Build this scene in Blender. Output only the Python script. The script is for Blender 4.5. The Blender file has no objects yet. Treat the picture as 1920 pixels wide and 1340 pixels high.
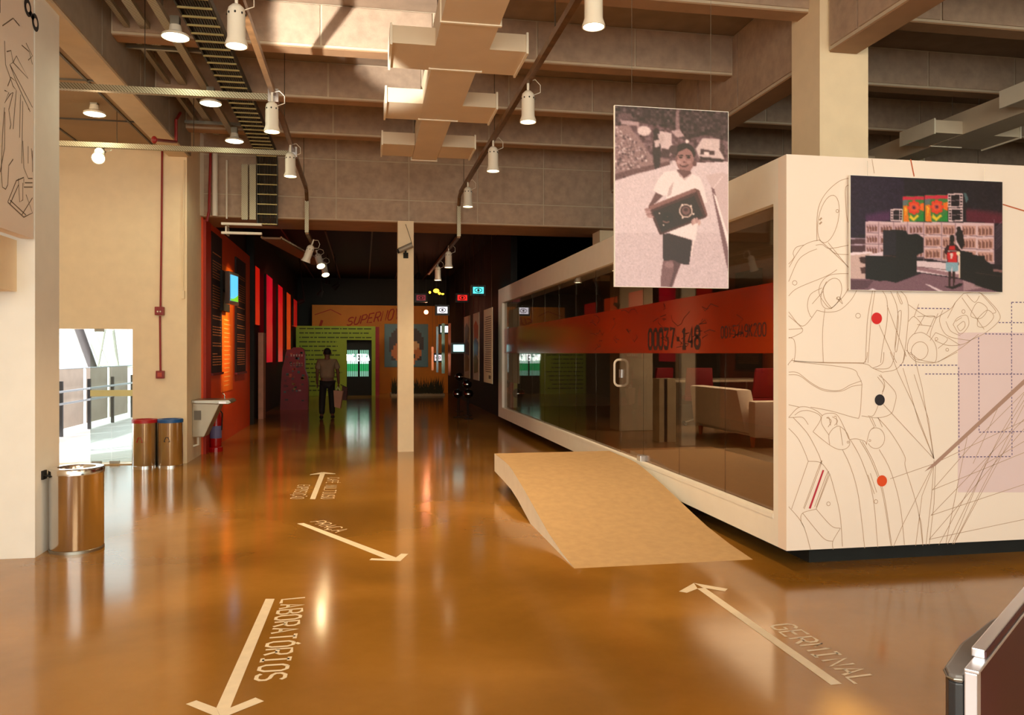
import bpy, bmesh, math, random
import numpy as np
from mathutils import Vector, Matrix, Euler

random.seed(7)
rng = np.random.RandomState(7)
SC = bpy.context.scene
COL = SC.collection
PI = math.pi

# ------------------------------------------------------------------ camera
F, HX, HY, EYE = 1506.0, 960.0, 662.0, 1.6
YAW = math.radians(10.46)
CS, SN = math.cos(YAW), math.sin(YAW)
cam_d = bpy.data.cameras.new('camera')
cam = bpy.data.objects.new('camera', cam_d)
COL.objects.link(cam)
cam.location = (0, 0, EYE)
cam.rotation_euler = (PI / 2, 0, -YAW)
cam_d.sensor_width = 36
cam_d.lens = F / 1920 * 36
cam_d.shift_y = -8 / 1920
cam_d.clip_end = 200
SC.camera = cam

# ------------------------------------------------------------------ exposure, world, daylight
SC.view_settings.view_transform = 'Standard'
SC.view_settings.look = 'None'
SC.view_settings.gamma = 1
SC.view_settings.exposure = 0.18
SC.view_settings.use_curve_mapping = False
w = bpy.data.worlds.new('world'); SC.world = w; w.use_nodes = True
w.node_tree.nodes['Background'].inputs[0].default_value = (0.93, 0.97, 1.0, 1)
w.node_tree.nodes['Background'].inputs[1].default_value = 3.2

def area(name, loc, target, sx, sy, power, col):
    l = bpy.data.lights.new(name, 'AREA'); l.shape = 'RECTANGLE'; l.size = sx; l.size_y = sy
    l.energy = power; l.color = col
    o = bpy.data.objects.new(name, l); COL.objects.link(o); o.location = loc
    d = Vector(target) - Vector(loc)
    o.rotation_euler = d.to_track_quat('-Z', 'Y').to_euler()
    return o
def spot(name, loc, target, power, col, ang=70, blend=.5, size=.05):
    l = bpy.data.lights.new(name, 'SPOT'); l.energy = power; l.color = col
    l.spot_size = math.radians(ang); l.spot_blend = blend; l.shadow_soft_size = size
    o = bpy.data.objects.new(name, l); COL.objects.link(o); o.location = loc
    d = Vector(target) - Vector(loc)
    o.rotation_euler = d.to_track_quat('-Z', 'Y').to_euler()
    return o
WARM = (1.0, .70, .38)
DAY = (1.0, .97, .90)
# area lights added to stand for daylight from behind and left of the camera
area('facade_day_fill', (1.5, -6.5, 2.6), (1.5, 4, 1.4), 10, 4.4, 370, (1.0, .86, .68))
area('left_bay_day_fill', (-4.6, -1.2, 2.4), (2.6, 6.6, .6), 3.4, 3.0, 170, DAY)
# warm fill lights added near the ceiling behind the camera, no fixtures
area('lobby_fill', (4.2, -.2, 4.3), (5.2, 5.4, 1.2), 3.2, .8, 60, WARM)
area('lobby_fill', (-1.0, .2, 4.3), (-.6, 5.0, .6), 2.5, .8, 85, WARM)
area('side_bay_fill', (-3.9, 8.6, 4.4), (-3.4, 12.3, 2.0), 1.2, 1.2, 26, (1.0, .74, .42))  # unseen fill added to warm the cream door wall
# unseen spot added to make the bounced-sun patch on slab and ribs
spot('sun_bounce_spot', (-2.0, 5.0, 2.6), (.05, 8.5, 5.12), 2000, (1.0, .93, .80), 25, .3, .04)
# exterior sun on the walkway outside the side door
sun_d = bpy.data.lights.new('sun', 'SUN'); sun_d.energy = 5.0; sun_d.angle = .02
sun = bpy.data.objects.new('sun', sun_d); COL.objects.link(sun)
sun.rotation_euler = Euler((math.radians(38), math.radians(-42), 0))
# dim coloured spots added to light the far hall, without fixtures
spot('hall_fill_spot', (-1.3, 15.2, 3.9), (-2.5, 16.2, 1.9), 190, (1.0, .62, .3), 60, .6)
spot('hall_fill_spot', (-1.2, 14.9, 3.4), (-2.5, 15.3, 2.0), 330, (1.0, .66, .3), 40, .8)
spot('hall_fill_spot', (-.9, 21.5, 4.3), (-2.4, 23.5, 2.2), 60, (1.0, .35, .22), 80, .6)
spot('hall_fill_spot', (-.6, 27.5, 4.3), (-.8, 30.8, 1.6), 100, (.95, 1.0, .7), 90, .7)
spot('hall_fill_spot', (2.0, 27.8, 4.3), (1.6, 32, 2.0), 120, (1.0, .62, .3), 90, .7)
spot('hall_fill_spot', (1.2, 16.0, 4.3), (1.0, 17.5, 0), 20, (1.0, .45, .2), 100, .7)
spot('hall_fill_spot', (1.6, 15.6, 4.2), (2.8, 18.4, 1.8), 50, (1.0, .85, .6), 55, .7)
# unseen area light added to brighten the pavilion interior
area('pavilion_fill', (6.2, 10.5, 2.85), (6.2, 10.5, 0), 2.0, 4.0, 150, (1.0, .82, .6))

# ------------------------------------------------------------------ helpers
def ray(px, py):
    a = (px - HX) / F
    return a * CS + SN, CS - a * SN, (HY - py) / F
def onZ(px, py, z=0.0):
    x, y, b = ray(px, py); t = (z - EYE) / b
    return Vector((x * t, y * t, z))
def onY(px, py, Y):
    x, y, b = ray(px, py); t = Y / y
    return Vector((x * t, Y, EYE + b * t))
def onX(px, py, X):
    x, y, b = ray(px, py); t = X / x
    return Vector((X, y * t, EYE + b * t))
def lin(c):
    return tuple(((v / 255) / 12.92 if v <= 10.3 else ((v / 255 + .055) / 1.055) ** 2.4) for v in c)

MATS = {}
def mat(name, col, rough=.6, metal=0.0, var=.10, scale=6.0, bump=0.0, bscale=60.0, spec=.5, emit=None, estr=0.0, alpha=None):
    if name in MATS: return MATS[name]
    m = bpy.data.materials.new(name); m.use_nodes = True
    nt = m.node_tree; N = nt.nodes; L = nt.links
    b = N['Principled BSDF']
    c = lin(col)
    tc = N.new('ShaderNodeTexCoord')
    if var > 0:
        nz = N.new('ShaderNodeTexNoise'); nz.inputs['Scale'].default_value = scale; nz.inputs['Detail'].default_value = 5
        L.new(tc.outputs['Object'], nz.inputs['Vector'])
        r = N.new('ShaderNodeValToRGB')
        r.color_ramp.elements[0].position = .3; r.color_ramp.elements[1].position = .7
        r.color_ramp.elements[0].color = (*[v * (1 - var) for v in c], 1)
        r.color_ramp.elements[1].color = (*[min(1, v * (1 + var)) for v in c], 1)
        L.new(nz.outputs['Fac'], r.inputs['Fac']); L.new(r.outputs['Color'], b.inputs['Base Color'])
    else:
        b.inputs['Base Color'].default_value = (*c, 1)
    b.inputs['Roughness'].default_value = rough; b.inputs['Metallic'].default_value = metal
    b.inputs['Specular IOR Level'].default_value = spec
    if bump:
        n2 = N.new('ShaderNodeTexNoise'); n2.inputs['Scale'].default_value = bscale
        L.new(tc.outputs['Object'], n2.inputs['Vector'])
        bp = N.new('ShaderNodeBump'); bp.inputs['Strength'].default_value = bump; bp.inputs['Distance'].default_value = .01
        L.new(n2.outputs['Fac'], bp.inputs['Height']); L.new(bp.outputs['Normal'], b.inputs['Normal'])
    if emit:
        b.inputs['Emission Color'].default_value = (*lin(emit), 1); b.inputs['Emission Strength'].default_value = estr
    MATS[name] = m
    return m

def glass_mat(name, tint, refl=1.0, dirt=0.0, dirtcol=(200, 200, 190)):
    if name in MATS: return MATS[name]
    m = bpy.data.materials.new(name); m.use_nodes = True
    nt = m.node_tree; N = nt.nodes; L = nt.links
    for n in list(N):
        if n.type == 'BSDF_PRINCIPLED': N.remove(n)
    out = [n for n in N if n.type == 'OUTPUT_MATERIAL'][0]
    tr = N.new('ShaderNodeBsdfTransparent'); tr.inputs[0].default_value = (*lin(tint), 1)
    gl = N.new('ShaderNodeBsdfGlossy'); gl.inputs['Roughness'].default_value = .02
    gl.inputs['Color'].default_value = (refl, refl, refl, 1)
    fr = N.new('ShaderNodeFresnel'); ge = N.new('ShaderNodeNewGeometry'); mr = N.new('ShaderNodeMapRange')   # thin pane: same reflectance from both of its faces
    mr.inputs['To Min'].default_value = 1.5; mr.inputs['To Max'].default_value = 1 / 1.5
    L.new(ge.outputs['Backfacing'], mr.inputs['Value']); L.new(mr.outputs[0], fr.inputs[0])
    nz = N.new('ShaderNodeTexNoise'); nz.inputs['Scale'].default_value = .8
    bp = N.new('ShaderNodeBump'); bp.inputs['Strength'].default_value = .015; L.new(nz.outputs['Fac'], bp.inputs['Height'])
    L.new(bp.outputs['Normal'], gl.inputs['Normal'])
    mx = N.new('ShaderNodeMixShader'); L.new(fr.outputs[0], mx.inputs[0]); L.new(tr.outputs[0], mx.inputs[1]); L.new(gl.outputs[0], mx.inputs[2])
    last = mx
    if dirt:
        df = N.new('ShaderNodeBsdfDiffuse'); df.inputs[0].default_value = (*lin(dirtcol), 1)
        m2 = N.new('ShaderNodeMixShader'); m2.inputs[0].default_value = dirt
        L.new(mx.outputs[0], m2.inputs[1]); L.new(df.outputs[0], m2.inputs[2]); last = m2
    L.new(last.outputs[0], out.inputs['Surface'])
    MATS[name] = m
    return m

WL = {}
def wloc(o):
    return WL.get(o.name, Vector((0, 0, 0))) if o else Vector((0, 0, 0))
def tag(o, label=None, cat=None, group=None, kind=None):
    if label: o['label'] = label
    if cat: o['category'] = cat
    if group: o['group'] = group
    if kind: o['kind'] = kind
    return o
def thing(name, loc, label, cat, group=None, rz=0):
    o = bpy.data.objects.new(name, None); COL.objects.link(o)
    o.empty_display_size = .1; o.location = loc; o.rotation_euler = (0, 0, rz)
    WL[o.name] = Vector(loc)
    return tag(o, label, cat, group)

class MB:
    def __init__(s): s.v = []; s.f = []; s.mi = []
    def add(s, vs, fs, mi=0):
        k = len(s.v); s.v += [tuple(v) for v in vs]
        for f in fs: s.f.append([k + i for i in f]); s.mi.append(mi)
        return s
    def box(s, x0, x1, y0, y1, z0, z1, mi=0):
        vs = [(x, y, z) for z in (z0, z1) for y in (y0, y1) for x in (x0, x1)]
        return s.add(vs, [(0, 2, 3, 1), (4, 5, 7, 6), (0, 1, 5, 4), (2, 6, 7, 3), (0, 4, 6, 2), (1, 3, 7, 5)], mi)
    def quad(s, *p, mi=0): return s.add(p, [tuple(range(len(p)))], mi)
    def slab(s, pts, off, mi=0):
        n = len(pts); off = Vector(off)
        vs = [Vector(p) for p in pts] + [Vector(p) + off for p in pts]
        fs = [tuple(range(n)), tuple(range(2 * n - 1, n - 1, -1))] + [(i, i + n, (i + 1) % n + n, (i + 1) % n) for i in range(n)]
        return s.add(vs, fs, mi)
    def tube(s, pts, r, seg=8, cap=True, closed=False, mi=0):
        pts = [Vector(p) for p in pts]; n = len(pts)
        rs = r if isinstance(r, (list, tuple)) else [r] * n
        rings = []; up = None
        for i, p in enumerate(pts):
            if closed: d = pts[(i + 1) % n] - pts[i - 1]
            else: d = pts[min(i + 1, n - 1)] - pts[max(i - 1, 0)]
            d.normalize()
            if up is None:
                up = Vector((0, 0, 1)) if abs(d.z) < .9 else Vector((1, 0, 0))
            a = d.cross(up).normalized(); b = a.cross(d).normalized(); up = b
            rings.append([p + rs[i] * (a * math.cos(2 * PI * k / seg) + b * math.sin(2 * PI * k / seg)) for k in range(seg)])
        vs = [v for rg in rings for v in rg]; fs = []
        m = n if closed else n - 1
        for i in range(m):
            j = (i + 1) % n
            for k in range(seg):
                fs.append((i * seg + k, i * seg + (k + 1) % seg, j * seg + (k + 1) % seg, j * seg + k))
        if cap and not closed:
            fs.append(tuple(range(seg - 1, -1, -1))); fs.append(tuple((n - 1) * seg + k for k in range(seg)))
        return s.add(vs, fs, mi)
    def lathe(s, prof, c=(0, 0, 0), seg=32, mi=0, sx=1, sy=1):
        c = Vector(c); n = len(prof)
        vs = [c + Vector((sx * r * math.cos(2 * PI * k / seg), sy * r * math.sin(2 * PI * k / seg), z)) for r, z in prof for k in range(seg)]
        fs = [(i * seg + k, i * seg + (k + 1) % seg, (i + 1) * seg + (k + 1) % seg, (i + 1) * seg + k) for i in range(n - 1) for k in range(seg)]
        return s.add(vs, fs, mi)
    def ball(s, c, r, seg=12, mi=0):
        rr = r if isinstance(r, (list, tuple)) else (r, r, r)
        pr = [(max(1e-4, math.sin(PI * i / 8)), -math.cos(PI * i / 8) * rr[2]) for i in range(9)]
        return s.lathe(pr, c, seg, mi, rr[0], rr[1])
    def ribbon(s, pts, wd, n, lift=0.0015, mi=0):
        n = Vector(n).normalized(); pts = [Vector(p) + n * lift for p in pts]
        out = []
        for i, p in enumerate(pts):
            d = (pts[min(i + 1, len(pts) - 1)] - pts[max(i - 1, 0)])
            if d.length < 1e-7: d = Vector((1, 0, 0))
            a = n.cross(d.normalized()) * wd / 2
            out += [p - a, p + a]
        return s.add(out, [(2 * i, 2 * i + 2, 2 * i + 3, 2 * i + 1) for i in range(len(pts) - 1)], mi)
    def build(s, name, m, parent=None, smooth=False, bevel=0, recalc=True):
        o0 = wloc(parent)
        me = bpy.data.meshes.new(name)
        me.from_pydata([tuple(Vector(v) - o0) for v in s.v], [], s.f)
        for x in (m if isinstance(m, (list, tuple)) else [m]): me.materials.append(x)
        if isinstance(m, (list, tuple)): me.polygons.foreach_set('material_index', s.mi)
        if recalc or bevel:
            bm = bmesh.new(); bm.from_mesh(me)
            if recalc: bmesh.ops.recalc_face_normals(bm, faces=bm.faces)
            if bevel:
                bmesh.ops.bevel(bm, geom=[e for e in bm.edges if e.is_manifold], offset=bevel, segments=2, affect='EDGES', profile=.6)
            bm.to_mesh(me); bm.free()
        if smooth:
            me.polygons.foreach_set('use_smooth', [True] * len(me.polygons))
            try: me.set_sharp_from_angle(angle=math.radians(40))
            except Exception: pass
        me.update()
        o = bpy.data.objects.new(name, me); COL.objects.link(o)
        if parent: o.parent = parent
        WL[o.name] = o0
        return o

def kids(o): return [c for c in bpy.data.objects if c.parent == o]
def copy_tree(o, parent=None, loc=None, rot=None, ks=None):
    c = o.copy(); COL.objects.link(c); c.parent = parent
    if loc is not None: c.location = loc
    if rot is not None: c.rotation_euler = rot
    for ch in o.children: copy_tree(ch, c)
    return c
def struct(mb, name, m, **k): return tag(mb.build(name, m, **k), kind='structure')

# ---- narrow stroke lettering: polylines in a cell 0..1 wide, 0..1 high
G = {
'A': [[(0,0),(.5,1),(1,0)],[(.18,.35),(.82,.35)]], 'B': [[(0,0),(0,1),(.7,1),(.95,.85),(.95,.65),(.7,.52),(0,.52)],[(.7,.52),(1,.38),(1,.15),(.75,0),(0,0)]],
'C': [[(1,.85),(.75,1),(.25,1),(0,.8),(0,.2),(.25,0),(.75,0),(1,.15)]], 'D': [[(0,0),(0,1),(.6,1),(1,.75),(1,.25),(.6,0),(0,0)]],
'E': [[(1,1),(0,1),(0,0),(1,0)],[(0,.52),(.8,.52)]], 'F': [[(1,1),(0,1),(0,0)],[(0,.52),(.8,.52)]],
'G': [[(1,.85),(.75,1),(.25,1),(0,.8),(0,.2),(.25,0),(.8,0),(1,.1),(1,.48),(.55,.48)]], 'I': [[(.15,1),(.85,1)],[(.5,1),(.5,0)],[(.15,0),(.85,0)]],
'K': [[(0,0),(0,1)],[(1,1),(0,.45)],[(.3,.6),(1,0)]], 'L': [[(0,1),(0,0),(1,0)]], 'M': [[(0,0),(0,1),(.5,.45),(1,1),(1,0)]], 'N': [[(0,0),(0,1),(1,0),(1,1)]],
'O': [[(.25,1),(0,.8),(0,.2),(.25,0),(.75,0),(1,.2),(1,.8),(.75,1),(.25,1)]], 'P': [[(0,0),(0,1),(.75,1),(1,.85),(1,.6),(.75,.45),(0,.45)]],
'R': [[(0,0),(0,1),(.75,1),(1,.85),(1,.6),(.75,.47),(0,.47)],[(.5,.47),(1,0)]], 'S': [[(1,.87),(.75,1),(.25,1),(0,.85),(0,.65),(.25,.53),(.75,.47),(1,.35),(1,.15),(.75,0),(.25,0),(0,.13)]],
'T': [[(0,1),(1,1)],[(.5,1),(.5,0)]], 'U': [[(0,1),(0,.2),(.25,0),(.75,0),(1,.2),(1,1)]], 'V': [[(0,1),(.5,0),(1,1)]], 'X': [[(0,0),(1,1)],[(0,1),(1,0)]],
'Y': [[(0,1),(.5,.5),(1,1)],[(.5,.5),(.5,0)]], 'Z': [[(0,1),(1,1),(0,0),(1,0)]], '-': [[(.2,.45),(.8,.45)]],
'0': [[(.25,1),(0,.8),(0,.2),(.25,0),(.75,0),(1,.2),(1,.8),(.75,1),(.25,1)]], '1': [[(.15,.75),(.5,1),(.5,0)],[(.1,0),(.9,0)]], '2': [[(0,.85),(.3,1),(.8,1),(1,.8),(1,.6),(0,0),(1,0)]],
'3': [[(0,1),(1,1),(.45,.58),(.85,.52),(1,.3),(.8,0),(.2,0),(0,.15)]], '4': [[(.75,0),(.75,1),(0,.3),(1,.3)]], '5': [[(1,1),(.1,1),(.1,.58),(.75,.58),(1,.4),(1,.15),(.75,0),(0,0)]],
'7': [[(0,1),(1,1),(.35,0)]], '8': [[(.25,1),(.05,.85),(.05,.65),(.3,.53),(0,.35),(0,.15),(.25,0),(.75,0),(1,.15),(1,.35),(.7,.53),(.95,.65),(.95,.85),(.75,1),(.25,1)],[(.3,.53),(.7,.53)]],
'9': [[(.2,0),(.7,0),(1,.3),(1,.8),(.75,1),(.25,1),(0,.8),(0,.6),(.25,.45),(1,.45)]], ' ': [],
}
G['Ó'] = G['O'] + [[(.45,1.1),(.75,1.25)]]; G['É'] = G['E'] + [[(.45,1.1),(.75,1.25)]]
G['Ç'] = G['C'] + [[(.5,0),(.6,-.12),(.35,-.2)]]; G['Ã'] = G['A'] + [[(.1,1.12),(.35,1.22),(.6,1.12),(.85,1.22)]]
def lettering(mb, text, p00, p10, p01, p11, n, wd, lift=.0015, mi=0, gap=.30):
    p00, p10, p01, p11 = map(Vector, (p00, p10, p01, p11)); k = len(text)
    for i, ch in enumerate(text):
        for pl in G.get(ch, []):
            pts = []
            for (x, y) in pl:
                u = (i + x * (1 - gap)) / (k - gap)
                pts.append((p00 * (1 - u) + p10 * u) * (1 - y) + (p01 * (1 - u) + p11 * u) * y)
            mb.ribbon(pts, wd, n, lift, mi)
    return mb

# ---- painted flat pictures: a fine grid whose vertices carry the print colours
class Img:
    def __init__(s, w, h, bg):
        s.w, s.h = w, h; s.a = np.zeros((h, w, 3)); s.a[:] = bg
        s.yy, s.xx = np.mgrid[0:h, 0:w]; s.xx = (s.xx + .5) / w; s.yy = (s.yy + .5) / h
    def put(s, m, c, al=1.0): s.a[m] = s.a[m] * (1 - al) + np.array(c, float) * al
    def poly(s, pts, c, al=1.0):
        m = np.zeros(s.xx.shape, bool); n = len(pts)
        for i in range(n):
            x0, y0 = pts[i]; x1, y1 = pts[(i + 1) % n]
            if y0 == y1: continue
            t = ((y0 > s.yy) != (y1 > s.yy)) & (s.xx < (x1 - x0) * (s.yy - y0) / (y1 - y0) + x0)
            m ^= t
        s.put(m, c, al)
    def ell(s, cx, cy, rx, ry, c, al=1.0, inner=0.0):
        d = ((s.xx - cx) / rx) ** 2 + ((s.yy - cy) / ry) ** 2
        s.put((d < 1) & (d >= inner), c, al)
    def line(s, p, q, wd, c, al=1.0):
        ar = s.h / s.w
        px, py = s.xx - p[0], (s.yy - p[1]) * ar; dx, dy = q[0] - p[0], (q[1] - p[1]) * ar
        t = np.clip((px * dx + py * dy) / (dx * dx + dy * dy + 1e-9), 0, 1)
        s.put((px - t * dx) ** 2 + (py - t * dy) ** 2 < (wd / 2) ** 2, c, al)
    def noise(s, amt, cell=3, mask=None):
        g = rng.normal(0, amt, (s.h // cell + 2, s.w // cell + 2))
        g = np.kron(g, np.ones((cell, cell)))[:s.h, :s.w][..., None]
        if mask is not None: g = g * mask[..., None]
        s.a = np.clip(s.a + g, 0, 255)
    def blur(s, k=1):
        for _ in range(k):
            b = np.pad(s.a, ((1, 1), (1, 1), (0, 0)), 'edge')
            s.a = (b[:-2, 1:-1] + b[2:, 1:-1] + b[1:-1, :-2] + b[1:-1, 2:] + 2 * b[1:-1, 1:-1]) / 6
    def mesh(s, name, tl, tr, bl, br, m, parent):
        tl, tr, bl, br = [np.array(tuple(v)) for v in (tl, tr, bl, br)]
        h, w_ = s.h, s.w; o0 = wloc(parent)
        u = (np.arange(w_) / (w_ - 1))[None, :, None]; v = (np.arange(h) / (h - 1))[:, None, None]
        P = (tl * (1 - u) + tr * u) * (1 - v) + (bl * (1 - u) + br * u) * v - np.array(tuple(o0))
        idx = np.arange(h * w_).reshape(h, w_)
        Q = np.stack([idx[:-1, :-1], idx[1:, :-1], idx[1:, 1:], idx[:-1, 1:]], -1).reshape(-1, 4)
        me = bpy.data.meshes.new(name)
        me.from_pydata(P.reshape(-1, 3).tolist(), [], Q.tolist())
        ca = me.color_attributes.new('print', 'FLOAT_COLOR', 'POINT')
        c = np.clip(s.a, 0, 255) / 255; c = np.where(c <= .0404, c / 12.92, ((c + .055) / 1.055) ** 2.4)
        c = np.concatenate([c.reshape(-1, 3), np.ones((h * w_, 1))], 1)
        ca.data.foreach_set('color', c.astype(np.float32).ravel())
        me.materials.append(m); me.update()
        o = bpy.data.objects.new(name, me); COL.objects.link(o); o.parent = parent; WL[o.name] = o0
        return o
def print_mat(name, rough=.4):
    m = bpy.data.materials.new(name); m.use_nodes = True
    b = m.node_tree.nodes['Principled BSDF']; b.inputs['Roughness'].default_value = rough
    a = m.node_tree.nodes.new('ShaderNodeAttribute'); a.attribute_name = 'print'
    m.node_tree.links.new(a.outputs['Color'], b.inputs['Base Color'])
    return m

# ------------------------------------------------------------------ materials
M_wall = mat('cream_paint', (248, 228, 194), .7, var=.03, bump=.05, bscale=90)
M_white = mat('white_paint', (240, 238, 232), .55, var=.02, bump=.03, bscale=70)
M_art = mat('mural_wall_paint', (245, 232, 222), .6, var=.02, scale=1.2)
M_panel = mat('ceiling_board', (184, 160, 140), .85, var=.13, scale=9, bump=.3, bscale=220)
M_joint = mat('joint_cream', (205, 190, 168), .8, var=.06)
M_slab = mat('slab_board', (150, 130, 112), .85, var=.12, scale=5, bump=.2, bscale=150)
M_soffit = mat('soffit_board', (168, 132, 100), .8, var=.08, scale=4)
M_black = mat('black_paint', (14, 13, 12), .7, var=.2)
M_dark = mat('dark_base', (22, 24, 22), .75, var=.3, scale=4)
M_duct = mat('duct_board', (226, 208, 182), .6, var=.04, scale=3)
M_ductl = mat('duct_flange', (245, 235, 215), .5, var=.03)
M_lampw = mat('lamp_white', (235, 228, 214), .4, var=.02)
M_red = mat('red_pipe', (140, 22, 18), .4, var=.1)
M_chrome = mat('polished_steel', (222, 220, 218), .16, 1.0, var=.04, scale=3, bump=.02, bscale=12)
M_steel = mat('brushed_steel', (170, 168, 158), .35, 1.0, var=.06)
M_alu = mat('aluminium', (225, 225, 230), .3, .85, var=.03)
M_wire = mat('wire_grey', (70, 62, 54), .5, var=.1)
M_tray = mat('tray_dark', (50, 46, 36), .55, var=.2)
M_rung = mat('tray_rung', (190, 176, 120), .45, .3, var=.1)
M_orange = mat('orange_wall', (232, 78, 12), .5, var=.05, scale=2)
M_orange2 = mat('deep_orange_wall', (178, 38, 10), .5, var=.06, scale=2)
M_ink = mat('black_ink', (26, 20, 30), .6, var=.1)
M_line = mat('drawing_line', (186, 156, 130), .8, var=.05)
M_dash = mat('dashed_line_violet', (120, 104, 140), .8, var=.05)
M_bulb = mat('lit_bulb', (255, 240, 210), .5, var=0, emit=(255, 232, 180), estr=14)
M_bulb2 = mat('lit_diffuser', (255, 250, 220), .5, var=0, emit=(255, 250, 214), estr=5)
M_floorpaint = mat('floor_marking_white', (236, 222, 196), .35, var=.06, scale=14)
M_glass = glass_mat('clear_glass', (222, 214, 204), .8)
M_glass2 = glass_mat('door_glass', (225, 235, 232), .8, .05)

def perf_mat():
    m = mat('perforated_steel', (196, 186, 160), .4, .5, var=.05)
    nt = m.node_tree; N = nt.nodes; L = nt.links; b = N['Principled BSDF']
    tc = N.new('ShaderNodeTexCoord'); mp = N.new('ShaderNodeMapping'); L.new(tc.outputs['Object'], mp.inputs[0])
    w1 = N.new('ShaderNodeTexWave'); w1.inputs['Scale'].default_value = 13; w1.bands_direction = 'DIAGONAL'
    mp.inputs['Scale'].default_value = (1.7, 1.7, 1.7)
    L.new(mp.outputs[0], w1.inputs['Vector'])
    r = N.new('ShaderNodeValToRGB'); r.color_ramp.elements[0].position = .35; r.color_ramp.elements[1].position = .45
    r.color_ramp.elements[0].color = (.20, .17, .11, 1); r.color_ramp.elements[1].color = (.5, .45, .33, 1)
    L.new(w1.outputs['Fac'], r.inputs['Fac']); L.new(r.outputs[0], b.inputs['Base Color'])
    return m
M_perf = perf_mat()
M_track = mat('track_bronze', (120, 88, 58), .4, .5, var=.25, scale=10)

def floor_mat():
    m = bpy.data.materials.new('polished_concrete'); m.use_nodes = True
    nt = m.node_tree; N = nt.nodes; L = nt.links; b = N['Principled BSDF']
    tc = N.new('ShaderNodeTexCoord')
    n1 = N.new('ShaderNodeTexNoise'); n1.inputs['Scale'].default_value = .7; n1.inputs['Detail'].default_value = 4; n1.inputs['Roughness'].default_value = .4; n1.inputs['Distortion'].default_value = .4
    n2 = N.new('ShaderNodeTexNoise'); n2.inputs['Scale'].default_value = 9; n2.inputs['Detail'].default_value = 8; n2.inputs['Roughness'].default_value = .7
    n3 = N.new('ShaderNodeTexNoise'); n3.inputs['Scale'].default_value = 2.0; n3.inputs['Detail'].default_value = 3; n3.inputs['Distortion'].default_value = .3
    for n in (n1, n2, n3): L.new(tc.outputs['Object'], n.inputs['Vector'])
    r = N.new('ShaderNodeValToRGB')
    e = r.color_ramp.elements
    e[0].position = .3; e[0].color = (*lin((130, 90, 32)), 1)
    e[1].position = .72; e[1].color = (*lin((182, 130, 56)), 1)
    k = e.new(.5); k.color = (*lin((154, 108, 42)), 1)
    L.new(n1.outputs['Fac'], r.inputs['Fac'])
    r2 = N.new('ShaderNodeValToRGB'); r2.color_ramp.elements[0].position = .35; r2.color_ramp.elements[1].position = .65
    r2.color_ramp.elements[0].color = (.97, .97, .93, 1); r2.color_ramp.elements[1].color = (1.03, 1.03, 1.06, 1)
    L.new(n2.outputs['Fac'], r2.inputs['Fac'])
    mx = N.new('ShaderNodeMixRGB'); mx.blend_type = 'MULTIPLY'; mx.inputs[0].default_value = 1
    L.new(r.outputs[0], mx.inputs[1]); L.new(r2.outputs[0], mx.inputs[2]); L.new(mx.outputs[0], b.inputs['Base Color'])
    rr = N.new('ShaderNodeMapRange'); rr.inputs['To Min'].default_value = .125; rr.inputs['To Max'].default_value = .135
    L.new(n3.outputs['Fac'], rr.inputs['Value']); L.new(rr.outputs[0], b.inputs['Roughness'])
    b.inputs['IOR'].default_value = 1.5
    bp = N.new('ShaderNodeBump'); bp.inputs['Strength'].default_value = .012; bp.inputs['Distance'].default_value = .02
    n4 = N.new('ShaderNodeTexNoise'); n4.inputs['Scale'].default_value = 7; n4.inputs['Detail'].default_value = 1; L.new(tc.outputs['Object'], n4.inputs['Vector'])
    L.new(n4.outputs['Fac'], bp.inputs['Height']); L.new(bp.outputs['Normal'], b.inputs['Normal'])
    return m
M_floor = floor_mat()

# ================================================================== STRUCTURE
fl = struct(MB().box(-5.3, 13, -8, 12.6, -.2, 0).box(-2.75, 13, 12.6, 34, -.2, 0), 'floor', M_floor)
# ceiling slabs
struct(MB().box(-2.5, 13, -8, 13.35, 5.25, 5.45), 'ceiling', M_slab)
cl = struct(MB().box(-5.2, -2.78, -8, 12.35, 4.6, 4.75), 'ceiling', mat('side_bay_ceiling', (160, 134, 104), .7, var=.08, scale=1.5))
mb = MB()
for y in (6.4, 7.9, 9.5, 11.1): mb.box(-5.2, -2.78, y, y + .025, 4.585, 4.602)
for x in (-3.0, -4.0): mb.box(x, x + .025, 5, 12.35, 4.585, 4.602)
mb.build('ceiling_grid_bar', M_wire, cl)
struct(MB().box(-2.8, 13, 14.4, 34, 4.62, 4.8), 'ceiling', M_black)
# perimeter walls
struct(MB().box(-5.3, -5.2, -8, 12.35, 0, 4.75), 'wall_left', M_wall)
struct(MB().box(12.9, 13, -8, 34, 0, 5.25), 'wall_right', M_wall)
mb = MB()   # facade behind the camera: piers and a head beam, glazing between
for x in (-5.2, -1.6, 2.0, 5.6, 9.2, 12.6): mb.box(x, x + .4, -8, -7.7, 0, 5.25)
mb.box(-5.2, 13, -8, -7.7, 4.9, 5.25)
struct(mb, 'wall_back', M_wall)
for i, x in enumerate((-4.8, -1.2, 2.4, 6.0, 9.6)):
    wd = thing('window_%d' % (i + 1), (x, -7.85, 0), None, None); tag(wd, kind='structure')
    MB().box(x, x + 3.2 if i < 4 else 12.6, -7.86, -7.84, .05, 4.9).build('pane', M_glass2, wd)
    MB().box(x, x + 3.2, -7.9, -7.8, 2.4, 2.46).build('mullion', M_steel, wd)
# left wall with the side doorway
mb = MB().box(-5.2, -4.9, 12.35, 12.6, 0, 4.75).box(-3.27, -2.53, 12.35, 12.6, 0, 5.3).box(-4.9, -3.27, 12.35, 12.6, 1.95, 4.75)
struct(mb, 'wall_front', M_wall)
struct(MB().box(-4.9, -3.25, 12.34, 12.62, 0, .012), 'trim_1', mat('brass_sill', (196, 160, 110), .4, .3))
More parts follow.
